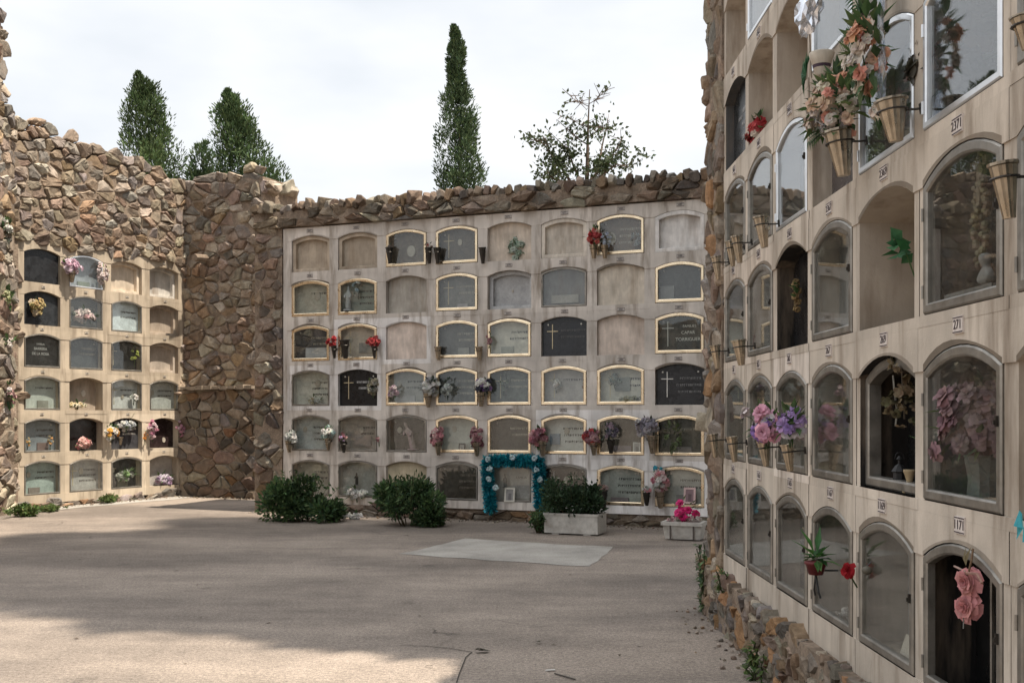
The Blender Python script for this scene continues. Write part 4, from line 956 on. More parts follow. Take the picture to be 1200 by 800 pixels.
# arrangements inside, behind the glass
bq(369, 469, 18, 9, WHITE + [(.5, .42, .3)], 'low white and yellow arrangement inside the first niche of the fourth row', 128, off=-.06, nf=12, nl=14, fr=.03)
bq(437, 452, 16, 20, [(.25, .24, .2), (.4, .36, .26)], 'dried pale flowers inside the black niche of the fourth row', 129, off=.0, nf=14, nl=8)
bq(418, 578, 28, 13, WHITE, 'white flower arrangement in the second niche of the bottom row', 130, off=.03, nf=14, nl=20, fr=.04)
bq(420, 335, 14, 24, [(.25, .32, .33), (.4, .42, .4)], 'grey-green flowers inside the second door of the second row', 131, off=-.05, nf=8, nl=20, leafc=DG)
bq(652, 450, 14, 12, WHITE, 'white flowers inside the sixth door of the fourth row', 132, off=-.06, nf=8, nl=10); bq(687, 452, 9, 18, [(.25, .13, .08)], 'brown dried flowers inside the sixth door of the fourth row', 133, off=-.06, nf=8, nl=8)
bq(720, 445, 14, 14, [(.3, .34, .3)], 'dark green bunch inside the bright seventh door of the fourth row', 134, off=-.06, nf=5, nl=22, leafc=DG); bq(737, 468, 24, 8, [(.28, .26, .16)], 'low dried arrangement inside the seventh door of the fourth row', 135, off=-.06, nf=8, nl=16)
bq(590, 448, 12, 22, [(.2, .24, .18)], 'green trailing bunch inside the fifth door of the fourth row', 136, off=-.06, nf=5, nl=24, leafc=DG)
bq(745, 280, 12, 18, [(.3, .32, .33)], 'grey dried bunch inside the seventh door of the top row', 137, off=-.05, nf=8, nl=10, leafc=DG)
bq(655, 590, 12, 14, [(.2, .16, .06)], 'small yellow-green sprig inside the dark maroon niche', 138, off=-.05, nf=4, nl=12)
# statues and frames in the back niches
def frame_pic(label, px, py, wpx, hpx, pl, off, col, pic, tilt=.12):
    p, k = pl.world(px, py, off); w = wpx*k; h = hpx*k
    o = thing('picture_frame', label, 'picture frame', p, pl.rz); mb = MB(); t = w*.16
    mb.box((-w/2, -.012, 0), (w/2, .012, t), col); mb.box((-w/2, -.012, h-t), (w/2, .012, h), col); mb.box((-w/2, -.012, t), (-w/2+t, .012, h-t), col); mb.box((w/2-t, -.012, t), (w/2, .012, h-t), col)
    mb.build('frame', M['paint'], o); mb = MB(); mb.box((-w/2+t, -.004, t), (w/2-t, .006, h-t), pic); mb.box((-w*.12, -.006, t), (w*.16, -.004, h*.6), mul(pic, .55)); mb.build('photograph', M['paint'], o)
    o.rotation_euler = (R(-8), 0, pl.rz); return o
frame_pic('white framed photograph leaning in the niche inside the teal garland', 597, 588, 13, 17, BACK, .015, (.62, .58, .5), (.3, .28, .27))
frame_pic('pink framed photograph in front of the last bottom niche', 808, 590, 14, 19, BACK, .03, (.6, .42, .4), (.25, .16, .17))
frame_pic('small white framed photograph inside the seventh door of the fifth row', 746, 531, 9, 13, BACK, -.05, (.55, .54, .5), (.3, .29, .28))
frame_pic('dark framed photograph inside the fourth door of the fifth row', 541, 531, 8, 12, BACK, -.05, (.04, .04, .04), (.3, .28, .26))
def statue(label, px, py, hpx, pl, off, col, lean=0.0):
    p, k = pl.world(px, py, off); h = hpx*k
    o = thing('statuette', label, 'statuette', p, pl.rz); mb = MB()
    me = bpy.data.meshes.new('figure'); bm = bmesh.new()
    pts = [((0, 0, 0), .15), ((lean*.05, 0, .25), .13), ((lean*.12, 0, .5), .12), ((lean*.2, 0, .68), .13), ((lean*.27, 0, .78), .05), ((lean*.32, -.02, .88), .075), ((lean*.34, -.02, .97), .05)]
    vsq = [bm.verts.new(Vector(q)*h) for q, _ in pts]
    for a, b in zip(vsq, vsq[1:]): bm.edges.new((a, b))
    arm = [((lean*.2+.13, -.05, .62), .045), ((lean*.2+.12, -.14, .48), .04), ((lean*.2-.14, -.05, .62), .045), ((lean*.2-.1, -.15, .5), .04)]
    av = [bm.verts.new(Vector(q)*h) for q, _ in arm]
    bm.edges.new((vsq[3], av[0])); bm.edges.new((av[0], av[1])); bm.edges.new((vsq[3], av[2])); bm.edges.new((av[2], av[3]))
    bm.to_mesh(me); bm.free(); f = obj('figure', me, o)
    sk = f.modifiers.new('s', 'SKIN'); rad = [x for _, x in pts] + [x for _, x in arm]
    for i, sv in enumerate(me.skin_vertices[0].data): sv.radius = (rad[i]*h, rad[i]*h*.8); sv.use_root = (i == 0)
    ss = f.modifiers.new('ss', 'SUBSURF'); ss.levels = 1; ss.render_levels = 2
    me.materials.append(mk('statuette_stone', .7, base=col, n1=(20, .8, 1.2, '')))
    b = MB(); b.lathe([(h*.2, 0), (h*.2, h*.03), (h*.17, h*.045)], 16, col); b.build('plinth', M['marble'], o)
    return o
statue('pale stone figure bending forward inside the third niche of the fifth row', 484, 527, 34, BACK, -.05, (.32, .25, .23), -.9)
statue('small dark figurine beside the flowers in the second bottom niche', 418, 568, 15, BACK, -.03, (.05, .04, .035))
statue('pale figure inside the second door of the second row', 408, 364, 30, BACK, -.06, (.36, .38, .38), .1)
statue('small dark madonna figure in the niche inside the teal garland', 592, 571, 17, BACK, -.04, (.12, .11, .10), .0)

# teal tinsel garland round a bottom niche
p, k = BACK.world(600, 590, .0)
g0 = thing('garland', 'thick teal tinsel garland with pale rosettes framing the fifth bottom niche', 'garland', p, BACK.rz)
path = [BACK.local(px, py, .09) for px, py in ((575, 597), (573, 575), (571, 552), (571, 541), (581, 540), (602, 540), (622, 540), (632, 541), (632, 552), (632, 575), (634, 598))]
o_ = BACK.local(600, 590, 0.0)
pth = [Vector((q[0]-o_[0], q[1], q[2]-o_[2])) for q in path]
r = random.Random(55); mb = MB()
for i in range(len(pth)-1):
    n = int((pth[i+1]-pth[i]).length*3400)
    ax = (pth[i+1]-pth[i]).normalized()
    for j in range(n):
        q = pth[i].lerp(pth[i+1], r.random()); d = (rdir(r) - ax*rdir(r).dot(ax)*.5).normalized(); s = d.cross(ax).normalized()*.007
        l = r.uniform(.07, .125); mb.face([q-s, q+s, q+d*l+s*.6+rdir(r)*.012, q+d*l-s*.6+rdir(r)*.012], jit(r.choice(((.02, .27, .34), (.03, .36, .42), (.015, .17, .24))), .3, r))
mb.build('tinsel', M['tinsel'], g0)
mb = MB(); mb.tube(pth, .02, 6, (.01, .08, .1)); mb.build('core', M['tinsel'], g0)
for px, py in ((571, 538), (573, 549), (572, 561), (600, 536), (626, 537), (628, 550), (632, 562), (580, 571)):
    q = BACK.local(px, py, .19); mb = MB(); rose(mb, (q[0]-o_[0], q[1], q[2]-o_[2]), (0, -1, .1), .042, (.45, .55, .56), r, 2, 6); mb.build('rosette', M['petal'], g0)

# ================================================================== FLOWERS ON THE LEFT WALL
GL = 'flower arrangements on the left niche wall'
def lq(*a, **kw): return bq(*a, pl=LEFT, group=GL, **kw)
lq(83, 312, 24, 18, [(.55, .36, .45), (.62, .5, .55)], 'pink bouquet at the left edge of the white-framed top niche', 201, nf=20, nl=14); vs(84, 331, 14, 'metal vase under the pink bouquet of the left wall', LEFT, group='metal flower vases on the left niche wall')
lq(121, 320, 15, 26, [(.6, .52, .5), (.5, .38, .36)], 'white and pink bouquet on the pillar right of the white-framed top niche', 202, nf=20, nl=12)
lq(42, 358, 20, 20, [(.45, .36, .18), (.5, .42, .3), (.4, .28, .14)], 'yellow and cream flowers in the black niche of the second row', 203, off=.0, nf=18, nl=12)
lq(99, 370, 32, 14, [(.58, .5, .48), (.45, .3, .3)], 'wide pinkish flower spray in the second niche of the second row', 204, off=-.05, nf=16, nl=18, fr=.05)
lq(158, 415, 11, 22, [(.32, .36, .1)], 'yellow-green sprigs in the black third niche of the third row', 205, off=-.05, nf=6, nl=26, leafc=LG)
lq(91, 474, 24, 7, [(.6, .5, .3), (.62, .56, .42)], 'low row of cream flowers at the foot of the second niche of the fourth row', 206, off=-.05, nf=14, nl=8, fr=.035)
lq(157, 466, 11, 10, WHITE, 'small white bouquet in a glass vase inside the third niche of the fourth row', 207, off=-.03, nf=10, nl=8)
lq(32, 517, 8, 12, [(.5, .28, .1), (.45, .35, .2)], 'small orange bunch at the left inside the first niche of the fifth row', 208, off=-.03, nf=8, nl=6); lq(59, 517, 8, 14, [(.45, .25, .1), (.4, .32, .2)], 'small orange bunch at the right inside the first niche of the fifth row', 209, off=-.03, nf=8, nl=6)
lq(98, 519, 22, 12, [(.62, .25, .25), (.65, .4, .36)], 'pink flowers on the floor of the black second niche of the fifth row', 210, off=-.03, nf=14, nl=6)
lq(130, 506, 17, 18, [(.65, .28, .05), (.62, .6, .55), (.7, .4, .1)], 'orange and white flowers at the left pillar of the wreath niche', 211, nf=13, nl=12)
lq(179, 503, 13, 22, [(.5, .22, .3), (.6, .45, .48)], 'pink hanging bunch at the left of the last niche of the fifth row', 212, nf=18, nl=6); lq(212, 501, 11, 22, [(.5, .26, .32), (.55, .42, .46)], 'pink hanging bunch at the far right end of the fifth row', 213, nf=16, nl=6)
lq(170, 511, 8, 14, [(.5, .2, .05)], 'dark orange bunch at the right of the wreath niche', 214, nf=7, nl=5)
lq(148, 498, 34, 12, WHITE + [(.4, .42, .44)], 'white flower wreath arching in the third niche of the fifth row', 215, off=-.03, nf=20, nl=10, fr=.04)
lq(148, 556, 26, 12, [(.5, .5, .45), (.2, .3, .14)], 'green and white arrangement in the third niche of the bottom row', 216, off=-.06, nf=10, nl=26); lq(192, 561, 26, 10, [(.5, .45, .5), (.35, .25, .35)], 'pale mixed flowers in the last niche of the bottom row', 217, off=-.06, nf=16, nl=14)
vs(141, 521, 9, 'small vase under the orange and white flowers of the left wall', LEFT, group='metal flower vases on the left niche wall')
# sprays sticking out from the wall at the left edge
for i, (px, py, w, h, c, lab) in enumerate(((4, 268, 14, 24, [(.6, .58, .52)], 'white flowers with leaves sticking out at the left edge, topmost of the column'), (5, 350, 12, 26, [(.5, .5, .3)], 'pale yellow sprig at the left edge, second from the top of the column'), (8, 402, 16, 20, [(.62, .55, .5)], 'cream flowers at the left edge, level with the third niche row'), (10, 462, 18, 28, [(.6, .38, .38), (.55, .5, .48)], 'pink and white bouquet at the left edge, lowest of the column'))):
    p = NL.pt(5.55 + .03*i, -.22 + 0*i, 0); t = p.y; q = Vector(((px-CX)*t/FPX, t, EYE + (HY-py)*t/FPX))
    q.x = max(q.x, -8.0)
    bouquet('bouquet', lab, q, (1, -.3, 0), w*t/FPX, h*t/FPX, c, 230+i, 'sprays along the left edge', fr=.045, nf=8, nl=26, ll=.12)

# ================================================================== THINGS ON THE RIGHT WALL
GRV = 'gold and steel cone vases on the right niche wall'; RV = RIGHT
for (x, y, h, w, lab) in ((1050, 166, 50, 34, 'golden cone vase under the tall peach bouquet'), (989, 206, 54, 32, 'golden cone vase under the round peach rose bouquet'), (1183, 256, 66, 31, 'large empty metal cone vase beside the statue niche at the right edge'),
     (896, 290, 37, 17, 'empty cone vase in front of the second glass door of the far column pair, highest'), (867, 308, 32, 13, 'empty cone vase right of a close pair by the stone end'), (859, 312, 30, 11, 'empty cone vase left of a close pair by the stone end'), (842, 328, 28, 11, 'cone vase against the stone end, upper'),
     (869, 428, 30, 16, 'cone vase in the middle row beside the second column'), (841, 432, 28, 12, 'cone vase against the stone end, middle'), (838, 536, 28, 12, 'cone vase against the stone end, lower'), (861, 541, 30, 13, 'cone vase left of the purple and pink flowers'), (898, 546, 30, 15, 'cone vase under the left half of the purple and pink flowers'), (926, 552, 32, 15, 'cone vase under the right half of the purple and pink flowers'), (1205, 58, 40, 30, 'metal cone vase cut by the right edge near the top')):
    vs(x, y, h, lab, RV, .11, GRV, 'steel', w)
rf = Vector((-1, -.35, 0))
PEACH = [(.66, .36, .24), (.66, .50, .38), (.64, .58, .47), (.66, .32, .25), (.62, .57, .52), (.58, .48, .40), (.64, .58, .49)]
def rq(px, py, w, h, cols, lab, seed, off=.14, **kw):
    p, k = RV.world(px, py, off); kw.setdefault('group', 'bouquets on the right niche wall')
    grp = kw.pop('group'); nm = kw.pop('nm', 'bouquet')
    return bouquet(nm, lab, p, kw.pop('front', rf), w*k, h*k, cols, seed, grp, **kw)
a = rq(979, 124, 88, 76, PEACH, 'round bouquet of peach and cream roses in a golden cone vase', 301, fr=.030, nf=36, nl=110, ll=.085, each=True, rings=4, d=.13)
b = rq(1016, 58, 46, 100, PEACH, 'tall upright bouquet of peach and cream roses above the round one', 302, fr=.030, nf=26, nl=60, ll=.10, each=True, rings=4, d=.10)
def sheet(o, name, pts0, pts1, seed, n=9, m=8, amp=.02, mat='cello'):
    r = random.Random(seed); mb = MB(); g = []
    for i in range(n):
        row = []
        for j in range(m):
            p = Vector(pts0[0]).lerp(Vector(pts0[1]), i/(n-1)).lerp(Vector(pts1[0]).lerp(Vector(pts1[1]), i/(n-1)), j/(m-1)); row.append(p + rdir(r)*amp)
        g.append(row)
    for i in range(n-1):
        for j in range(m-1): mb.face([g[i][j], g[i+1][j], g[i+1][j+1]]); mb.face([g[i][j], g[i+1][j+1], g[i][j+1]])
    return mb.build(name, M[mat], o)
sheet(a, 'cellophane_wrap', ((.02, .17, -.12), (-.06, -.08, -.15)), ((-.04, .18, .02), (-.1, .02, -.03)), 5, amp=.022)
sheet(b, 'cellophane_wrap', ((.03, -.04, -.30), (.02, -.14, -.28)), ((.05, -.02, .28), (.03, -.10, .25)), 6, 12, 9, .02)
def fan_leaf(mb, c, d, up, l, n, col):
    """deeply cut fan or fern leaf"""
    c = Vector(c); d = Vector(d).normalized(); s = d.cross(Vector(up)).normalized()
    mb.tube([c, c+d*l], [.004, .0015], 4, col)
    for i in range(n):
        t = .1+.9*i/n
        for sg in (-1, 1):
            q = c + d*l*t; leaf(mb, q, d*.55 + s*sg, Vector(up), l*.5*math.sin(math.pi*(.18+.75*(1-t))), l*.10, jit(col, .2))
for o_, offs in ((a, (((.0, .14, .06), (-.2, .8, .15)), ((-.02, .05, -.07), (-.3, 1, -.2)))), (b, (((.0, .06, .16), (-.2, .5, 1)), ((.0, .02, .2), (-.1, -.3, 1)), ((.0, .07, .08), (-.2, 1, .35))))):
    mb = MB()
    for c, d in offs: fan_leaf(mb, c, d, (-1, -.2, .3), .17, 9, (.03, .085, .03))
    mb.build('fern_leaves', M['leaf'], o_)
p, k = RV.world(948, 12, .15)
o = thing('foil_balloon', 'crumpled silver foil and cellophane bundle on a stick above the pale wrapped vase', 'wrapping', p)
mb = MB(); r = random.Random(77); me = None
bm = bmesh.new(); bmesh.ops.create_icosphere(bm, subdivisions=3, radius=1)
for v in bm.verts: v.co = Vector((v.co.x*.05, v.co.y*36*k, v.co.z*26*k))*(1 + r.uniform(-.22, .22))
me = bpy.data.meshes.new('foil'); bm.to_mesh(me); bm.free(); me.materials.append(mk('silver_foil', .18, .85, base=(.74, .77, .84), n1=(30, .8, 1.2, '')))
obj('foil', me, o); sheet(o, 'cellophane_skirt', ((-.02, 30*k, -.02), (-.03, -30*k, -.02)), ((-.01, 22*k, -28*k), (-.02, -16*k, -24*k)), 78, 9, 5, .012)
mb = MB(); mb.tube([(0, 0, -.05), (.01, -.01, -80*k)], .004, 5, (.2, .16, .12)); mb.build('stick', M['paint'], o)
p, k = RV.world(963, 90, .13)
o = thing('wrapped_vase', 'pale cream wrapped vase with a dark band behind the peach roses', 'vase', p)
mb = MB(); mb.lathe([(.03, 0), (.032, .01), (.05, .075), (.062, .11), (.058, .115), (.045, .09)], 18, (.48, .43, .36)); mb.build('vase_body', M['plaster'], o, smooth=True)
mb = MB(); mb.lathe([(.0405, .040), (.0445, .055), (.0435, .056)], 18, (.05, .03, .05)); mb.build('ribbon', M['paint'], o)
p, k = RV.world(945, 88, .15)
o = thing('monstera_leaf', 'big dark green split leaf left of the peach roses', 'leaf', p); mb = MB()
for i in range(9):
    an = -2.3 + i*.33; d = Vector((-.15, math.cos(an+1.0), math.sin(an)*.9)); leaf(mb, (0, 0, 0), Vector((-.1, .9*math.cos(i*.36-.6), .9*math.sin(i*.36-1.2))), (-1, 0, 0), .12, .045, jit((.02, .085, .03), .2))
mb.build('leaf_blade', M['leaf'], o)
p, k = RV.world(1040, 118, .15); bouquet('bouquet', 'three pale cream blossoms hanging over the rim of the tall vase', p + Vector((0, .10, -.0)), rf, .10, .06, [(.66, .58, .5)], 303, 'bouquets on the right niche wall', fr=.032, nf=4, nl=4)
rq(888, 155, 22, 44, REDS + [(.6, .5, .42), (.55, .1, .1)], 'red and cream flowers standing in the open niche high on the right wall', 304, off=-.05, fr=.035, nf=20, nl=14)
rq(897, 497, 50, 36, [(.62, .2, .34), (.68, .36, .46), (.33, .2, .5), (.66, .6, .6)], 'pink, purple and white flowers over two cone vases', 305, off=.15, fr=.04, nf=20, nl=40, rings=4)
rq(926, 495, 34, 34, [(.32, .22, .48), (.4, .28, .5), (.6, .56, .58)], 'purple flowers with dark leaves, right half of the lower display', 306, off=.15, fr=.036, nf=9, nl=40, rings=4)
# green leaves, red pot plant, roses
p, k = RV.world(1062, 291, .0); o = thing('leaf_sprig', 'fresh green leaf sprig at the edge of the open plastered niche', 'plant', p); mb = MB(); r = random.Random(91)
for i in range(11): leaf(mb, rdir(r)*.035, rdir(r)*.6 + Vector((-.6, .2, .1)), rdir(r), .075, .05, jit((.035, .12, .045), .3, r))
mb.tube([(0, 0, -.02), (.03, -.05, -.16)], .003, 4, (.05, .1, .03)); mb.build('leaf_blades', M['leaf'], o)
p, k = RV.world(956, 668, .11)
o = thing('flower_pot', 'small dark red pot fixed to the pillar of the bottom row', 'pot', p); mb = MB(); mb.lathe([(.035, -.02), (.05, .03), (.056, .032), (.056, .045), (.046, .045)], 16, (.12, .018, .02)); mb.build('pot_body', M['paint'], o, smooth=True)
mb = MB(); mb.tube([(.03, 0, 0), (.11, 0, 0)], .005, 5, (.03, .03, .03)); mb.tube([(0, .0, -.02), (.0, .03, -.10), (.01, .05, -.13)], .005, 5, (.03, .03, .03)); mb.tube([(0, .0, -.02), (.0, -.05, -.10), (.01, -.05, -.13)], .006, 5, (.03, .03, .03)); mb.build('bracket', M['paint'], o)
p, k = RV.world(957, 655, .11); o = thing('pot_plant', 'leafy green plant spreading from the dark red pot', 'plant', p); mb = MB()
for i in range(34):
    d = Vector((rng.gauss(0, .3), rng.gauss(0, 1), rng.uniform(-.1, .75))).normalized(); leaf(mb, d*.03, d, (0, 0, 1), rng.uniform(.07, .15), .035, jit(rng.choice(((.05, .14, .03), (.035, .10, .03), (.08, .18, .05))), .25))
mb.build('leaf_blades', M['leaf'], o)
p, k = RV.world(992, 668, .06); o = thing('red_rose', 'single dark red rose on the pillar of the bottom row', 'flower', p); mb = MB(); r = random.Random(92); rose(mb, (0, 0, 0), (-1, -.5, .2), .036, (.30, .012, .018), r, 5, 7); mb.build('blossom', M['petal'], o)
mb = MB(); mb.tube([(.01, 0, -.01), (.05, .0, -.08)], .004, 5, (.05, .08, .03)); mb.build('stem', M['leaf'], o)
p, k = RV.world(1016, 668, .02); o = thing('hanging_ornament', 'small round brown ornament on the frame of the bottom fifth door', 'ornament', p); mb = MB(); mb.lathe([(.004, -.02), (.02, -.012), (.024, 0), (.02, .012), (.004, .02)], 12, (.09, .08, .06)); mb.build('knob', M['paint'], o, smooth=True)
mb = MB(); mb.tube([(0, 0, .02), (.02, 0, .04)], .003, 5, (.05, .05, .05)); mb.build('hook', M['paint'], o)
p, k = RV.world(1132, 700, .055); o = thing('rose_spray', 'two pink roses hanging on the dark door of the bottom row', 'flower', p); r = random.Random(93)
for q in ((0, .0, .055), (0, .012, -.035)):
    mb = MB(); rose(mb, q, (-1, -.45, .0), .046, (.58, .27, .27), r, 5, 8); rose(mb, (q[0]-.01, q[1], q[2]), (-1, -.45, .0), .022, (.45, .17, .17), r, 3, 6); mb.build('blossom', M['petal'], o)
mb = MB(); mb.tube([(0, 0, .05), (.01, -.02, .13), (.02, -.01, .17)], .004, 5, (.2, .13, .08)); mb.tube([(0, .0, .09), (0, .10, .095)], .004, 5, (.4, .28, .24)); mb.tube([(0, .0, .085), (0, -.09, .095), (0, -.13, .07)], .005, 5, (.35, .2, .16)); mb.tube([(0, .02, -.06), (0, .022, -.11)], .002, 4, (.3, .3, .28))
for d in ((0, .5, 1), (0, -.2, 1)): leaf(mb, (0, 0, .11), d, (-1, 0, 0), .07, .025, (.16, .13, .07))
mb.build('stem', M['leaf'], o)
p, k = RV.world(1199, 619, .05); o = thing('ribbon_bow', 'teal ribbon bow at the right edge of the picture', 'ribbon', p); mb = MB()
for d in ((0, 1, -.35), (0, -1, .3), (0, -.9, -.4), (0, .5, .5)): leaf(mb, (0, 0, 0), d, (-1, 0, .2), .075, .06, (.06, .33, .38))
mb.build('ribbon', M['petal'], o)
# inside the open black niche: lantern, candle holder, dried branch
x5, z5 = RB.cell(4, 1)
p = RV.world(1054, 566, -.07)[0]; p.z = z5+.004; o = thing('grave_lantern', 'small black lantern standing in the open dark niche', 'lantern', p); mb = MB()
mb.lathe([(.036, 0), (.036, .012), (.028, .018), (.028, .075), (.036, .082), (.020, .105), (.006, .115), (.006, .13), (.014, .135), (.003, .15)], 8, (.016, .016, .017)); mb.build('lantern_body', M['paint'], o)
mb = MB(); mb.tube([(-.02*math.cos(a_*.4), 0, .135+.03*math.sin(a_*.4)) for a_ in range(9)], .002, 4, (.016, .016, .017)); mb.build('handle', M['paint'], o)
p = RV.world(1066, 568, -.05)[0]; p.z = z5+.004; o = thing('candle_holder', 'cream turned candle holder beside the black lantern', 'candle holder', p); mb = MB()
mb.lathe([(.030, 0), (.030, .008), (.016, .018), (.013, .05), (.02, .075), (.026, .09), (.026, .098), (.02, .098)], 18, (.45, .36, .22)); mb.build('holder_body', M['plaster'], o, smooth=True)
p = RV.world(1058, 455, -.04)[0]; o = thing('dried_branch', 'dried brown rose branch hanging in the open dark niche', 'dried flowers', p); mb = MB(); st = MB(); r = random.Random(94)
for i in range(30): q = Vector((r.gauss(0, .03), r.gauss(0, .055), r.gauss(0, .085))); rose(mb, q, rdir(r), .022, r.choice(((.16, .12, .07), (.22, .17, .11), (.10, .09, .05))), r, 2, 5)
st.tube([(0, .02, .16), (0, 0, 0), (0, -.02, -.13)], .004, 5, (.09, .07, .05)); st.tube([(0, .12, .06), (0, .10, -.02), (0, .07, -.1), (-.01, .06, -.16)], .004, 5, (.3, .28, .24)); mb.build('blossoms', M['petal'], o); st.build('stem', M['leaf'], o)
# pink flowers behind glass, with a grey vase
x6, z6 = RB.cell(5, 1)
p = RV.world(1152, 580, -.10)[0]; p.z = z6+.005; o = thing('glass_vase', 'grey ribbed vase behind the big glass door', 'vase', p); mb = MB(); mb.lathe([(.05, 0), (.055, .02), (.05, .09), (.062, .17), (.066, .18), (.055, .175)], 20, (.12, .13, .12), flute=.03); mb.build('vase_body', M['polish'], o)
bouquet('bouquet', 'big faded pink bouquet behind the large glass door of the second row up', RV.world(1150, 490, -.09)[0], (-1, -.6, .1), .40, .27, [(.27, .17, .18), (.33, .23, .24), (.22, .13, .145)], 310, 'bouquets on the right niche wall', fr=.04, nf=46, nl=16, d=.06, rings=3, stems=True)
bouquet('bouquet', 'low pinkish flowers at the left behind the large glass door', RV.world(1106, 520, -.10)[0], (-1, -.6, .1), .22, .10, [(.2, .14, .14), (.24, .17, .165)], 311, 'bouquets on the right niche wall', fr=.03, nf=14, nl=10, d=.04)
# dark round bunch behind the topmost near glass
x7, z7 = RB.cell(5, 3)
bouquet('bouquet', 'dark round bunch with hanging globes behind the highest near glass door', RV.world(1114, 75, -.09)[0], (-1, -.5, 0), .40, .42, [(.05, .05, .045), (.08, .075, .06), (.10, .08, .06)], 312, 'bouquets on the right niche wall', fr=.055, nf=30, nl=26, d=.05, leafc=DG, ll=.14)
# rosary cross and bust behind the statue glass
x8, z8 = RB.cell(5, 2); p = RV.world(1149, 305, -.09)[0]
o = thing('hanging_rosary', 'carved wooden cross and beads hanging behind the statue niche glass', 'rosary', p); mb = MB(); r = random.Random(95)
for sd in (-1, 1):
    for i in range(34):
        t = i/33; c = Vector((r.gauss(0, .006), sd*(.014+.028*math.sin(math.pi*t))+r.gauss(0, .007), .38-.40*t)); mb.lathe([(.004, -.012), (.014, -.005), (.014, .005), (.004, .012)], 6, jit((.19, .15, .095), .4, r), o=c)
mb.build('beads', M['paint'], o); q = MB(); q.box((-.01, -.014, .20), (.01, .014, .42), (.2, .16, .11)); q.box((-.009, -.07, .34), (.009, .07, .37), (.2, .16, .11)); q.build('cross', M['paint'], o)
p = RV.world(1156, 333, -.055)[0]; p.z = z8 + .07; o = thing('bust_statuette', 'small grey stone bust behind the statue niche glass', 'statuette', p); me = bpy.data.meshes.new('figure'); bm = bmesh.new()
pts = [((0, 0, 0), .045), ((0, 0, .045), .055), ((0, 0, .088), .018), ((-.008, 0, .125), .044), ((-.006, 0, .160), .034)]; av = [((0, .065, .045), .03), ((0, -.065, .045), .03)]
V = [bm.verts.new(q) for q, _ in pts + av]
for i in range(4): bm.edges.new((V[i], V[i+1]))
bm.edges.new((V[1], V[5])); bm.edges.new((V[1], V[6])); bm.to_mesh(me); bm.free(); f = obj('figure', me, o); f.modifiers.new('s', 'SKIN')
f.scale = (.72, .72, .72)
for i, sv in enumerate(me.skin_vertices[0].data): sv.radius = ((pts+av)[i][1]*.85,)*2; sv.use_root = (i == 0)
ss = f.modifiers.new('ss', 'SUBSURF'); ss.levels = 2; ss.render_levels = 2; me.materials.append(mk('bust_stone', .8, base=(.26, .25, .24), n1=(30, .8, 1.15, '')))
p = RV.world(1130, 345, -.05)[0]; p.z = z8 + .005; mb = MB(); mb.box((-.012, -.26, 0), (.012, .16, .065), (.22, .21, .20)); q = mb.build('stone_tablet', M['marble'], loc=p); tag(q, 'low grey stone tablet lying under the bust behind glass', 'tablet')
x9, z9 = RB.cell(3, 0); p = RIGHT.pt(x9+.05, .10, z9+.008); o = thing('pebble_heap', 'small heap of white pebbles inside a bottom row niche', 'pebbles', p); mb = MB(); r = random.Random(96)
for i in range(42): stone(mb, (r.gauss(0, .02), r.gauss(0, .08), .012+abs(r.gauss(0, .012))), .02, .022, .014, r, [(.5, .48, .44), (.42, .4, .36)])
mb.build('pebbles', M['stone'], o); o['kind'] = 'stuff'
x9, z9 = RB.cell(4, 0); p = RIGHT.pt(x9+.12, .05, z9+.06); mb = MB(); mb.box((-.05, -.004, -.05), (.05, .004, .055), (.5, .45, .38)); q = mb.build('paper_card', M['paint'], loc=p); q.rotation_euler = (R(-15), .15, RIGHT.rz); tag(q, 'small cream card leaning inside the grey framed bottom niche', 'card')
rq(933, 345, 8, 40, [(.20, .14, .07), (.28, .2, .1)], 'gilded dried sprig on the black slab in the middle of the right wall', 313, off=-.06, fr=.02, nf=14, nl=4, stems=False)

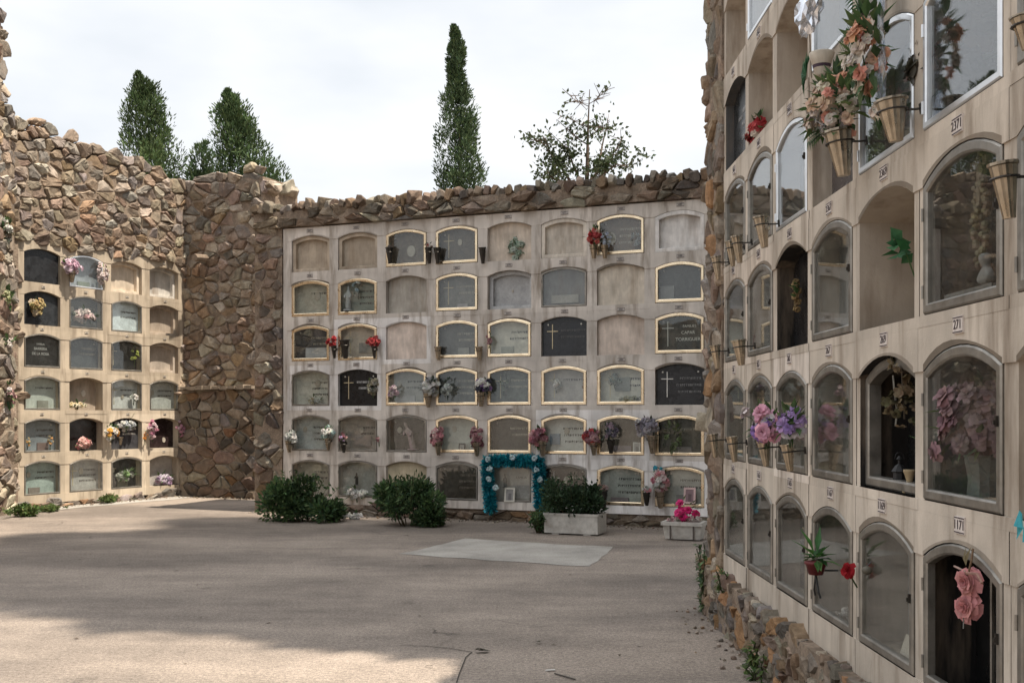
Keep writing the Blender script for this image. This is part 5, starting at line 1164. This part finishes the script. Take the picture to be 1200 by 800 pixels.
# ================================================================== SKY, SUN, CAMERA
EL = R(66); sx, sy = .906, -.42
w = bpy.data.worlds.new('World'); S.world = w; w.use_nodes = True; nt = w.node_tree; N = nt.nodes; L = nt.links
bg = N['Background']; bg.inputs['Strength'].default_value = .1
sky = N.new('ShaderNodeTexSky'); sky.sky_type = 'NISHITA'; sky.sun_disc = False; sky.sun_elevation = EL; sky.sun_rotation = math.atan2(sx, sy)
tc = N.new('ShaderNodeTexCoord'); mp = N.new('ShaderNodeMapping'); mp.inputs['Scale'].default_value = (1, 1, 2.6); L.new(tc.outputs['Generated'], mp.inputs['Vector'])
no = N.new('ShaderNodeTexNoise'); no.inputs['Scale'].default_value = 2.6; no.inputs['Detail'].default_value = 5; no.inputs['Roughness'].default_value = .5; L.new(mp.outputs[0], no.inputs['Vector'])
mr = N.new('ShaderNodeMapRange'); mr.inputs['From Min'].default_value = .34; mr.inputs['From Max'].default_value = .66; L.new(no.outputs['Fac'], mr.inputs['Value'])
cl = N.new('ShaderNodeMix'); cl.data_type = 'RGBA'; cl.inputs['A'].default_value = (4.9, 5.2, 5.55, 1); cl.inputs['B'].default_value = (6.9, 6.9, 6.9, 1); L.new(mr.outputs[0], cl.inputs['Factor'])
sp = N.new('ShaderNodeSeparateXYZ'); L.new(tc.outputs['Generated'], sp.inputs[0])
zr = N.new('ShaderNodeMapRange'); zr.inputs['From Min'].default_value = .35; zr.inputs['From Max'].default_value = 1; zr.inputs['To Min'].default_value = 1.0; zr.inputs['To Max'].default_value = 2.1; L.new(sp.outputs['Z'], zr.inputs['Value'])
vm = N.new('ShaderNodeVectorMath'); vm.operation = 'SCALE'; L.new(cl.outputs['Result'], vm.inputs[0]); L.new(zr.outputs[0], vm.inputs['Scale'])
mx = N.new('ShaderNodeMix'); mx.data_type = 'RGBA'; mx.inputs['Factor'].default_value = .93; L.new(sky.outputs[0], mx.inputs['A']); L.new(vm.outputs[0], mx.inputs['B'])
L.new(mx.outputs['Result'], bg.inputs['Color'])
sl = bpy.data.lights.new('sun', 'SUN'); sl.energy = 4.9; sl.angle = R(.9); sl.color = (1, .90, .76)
so = bpy.data.objects.new('sun', sl); COL.objects.link(so)
dv = Vector((sx*math.cos(EL), sy*math.cos(EL), math.sin(EL))); so.rotation_euler = dv.to_track_quat('Z', 'Y').to_euler(); so.location = dv*60
cam = bpy.data.cameras.new('camera'); co = bpy.data.objects.new('camera', cam); COL.objects.link(co)
cam.sensor_width = 36; cam.lens = 36*FPX/1200; cam.shift_y = 85/1200; cam.clip_end = 3000; cam.clip_start = .05
co.location = (0, 0, EYE); co.rotation_euler = (R(90), 0, 0); S.camera = co
S.view_settings.view_transform = 'Standard'; S.view_settings.look = 'None'; S.view_settings.gamma = 1; S.view_settings.exposure = .75; S.view_settings.use_curve_mapping = False
S.cycles.max_bounces = 8; S.cycles.transparent_max_bounces = 24; S.cycles.glossy_bounces = 4
S.cycles.use_denoising = True
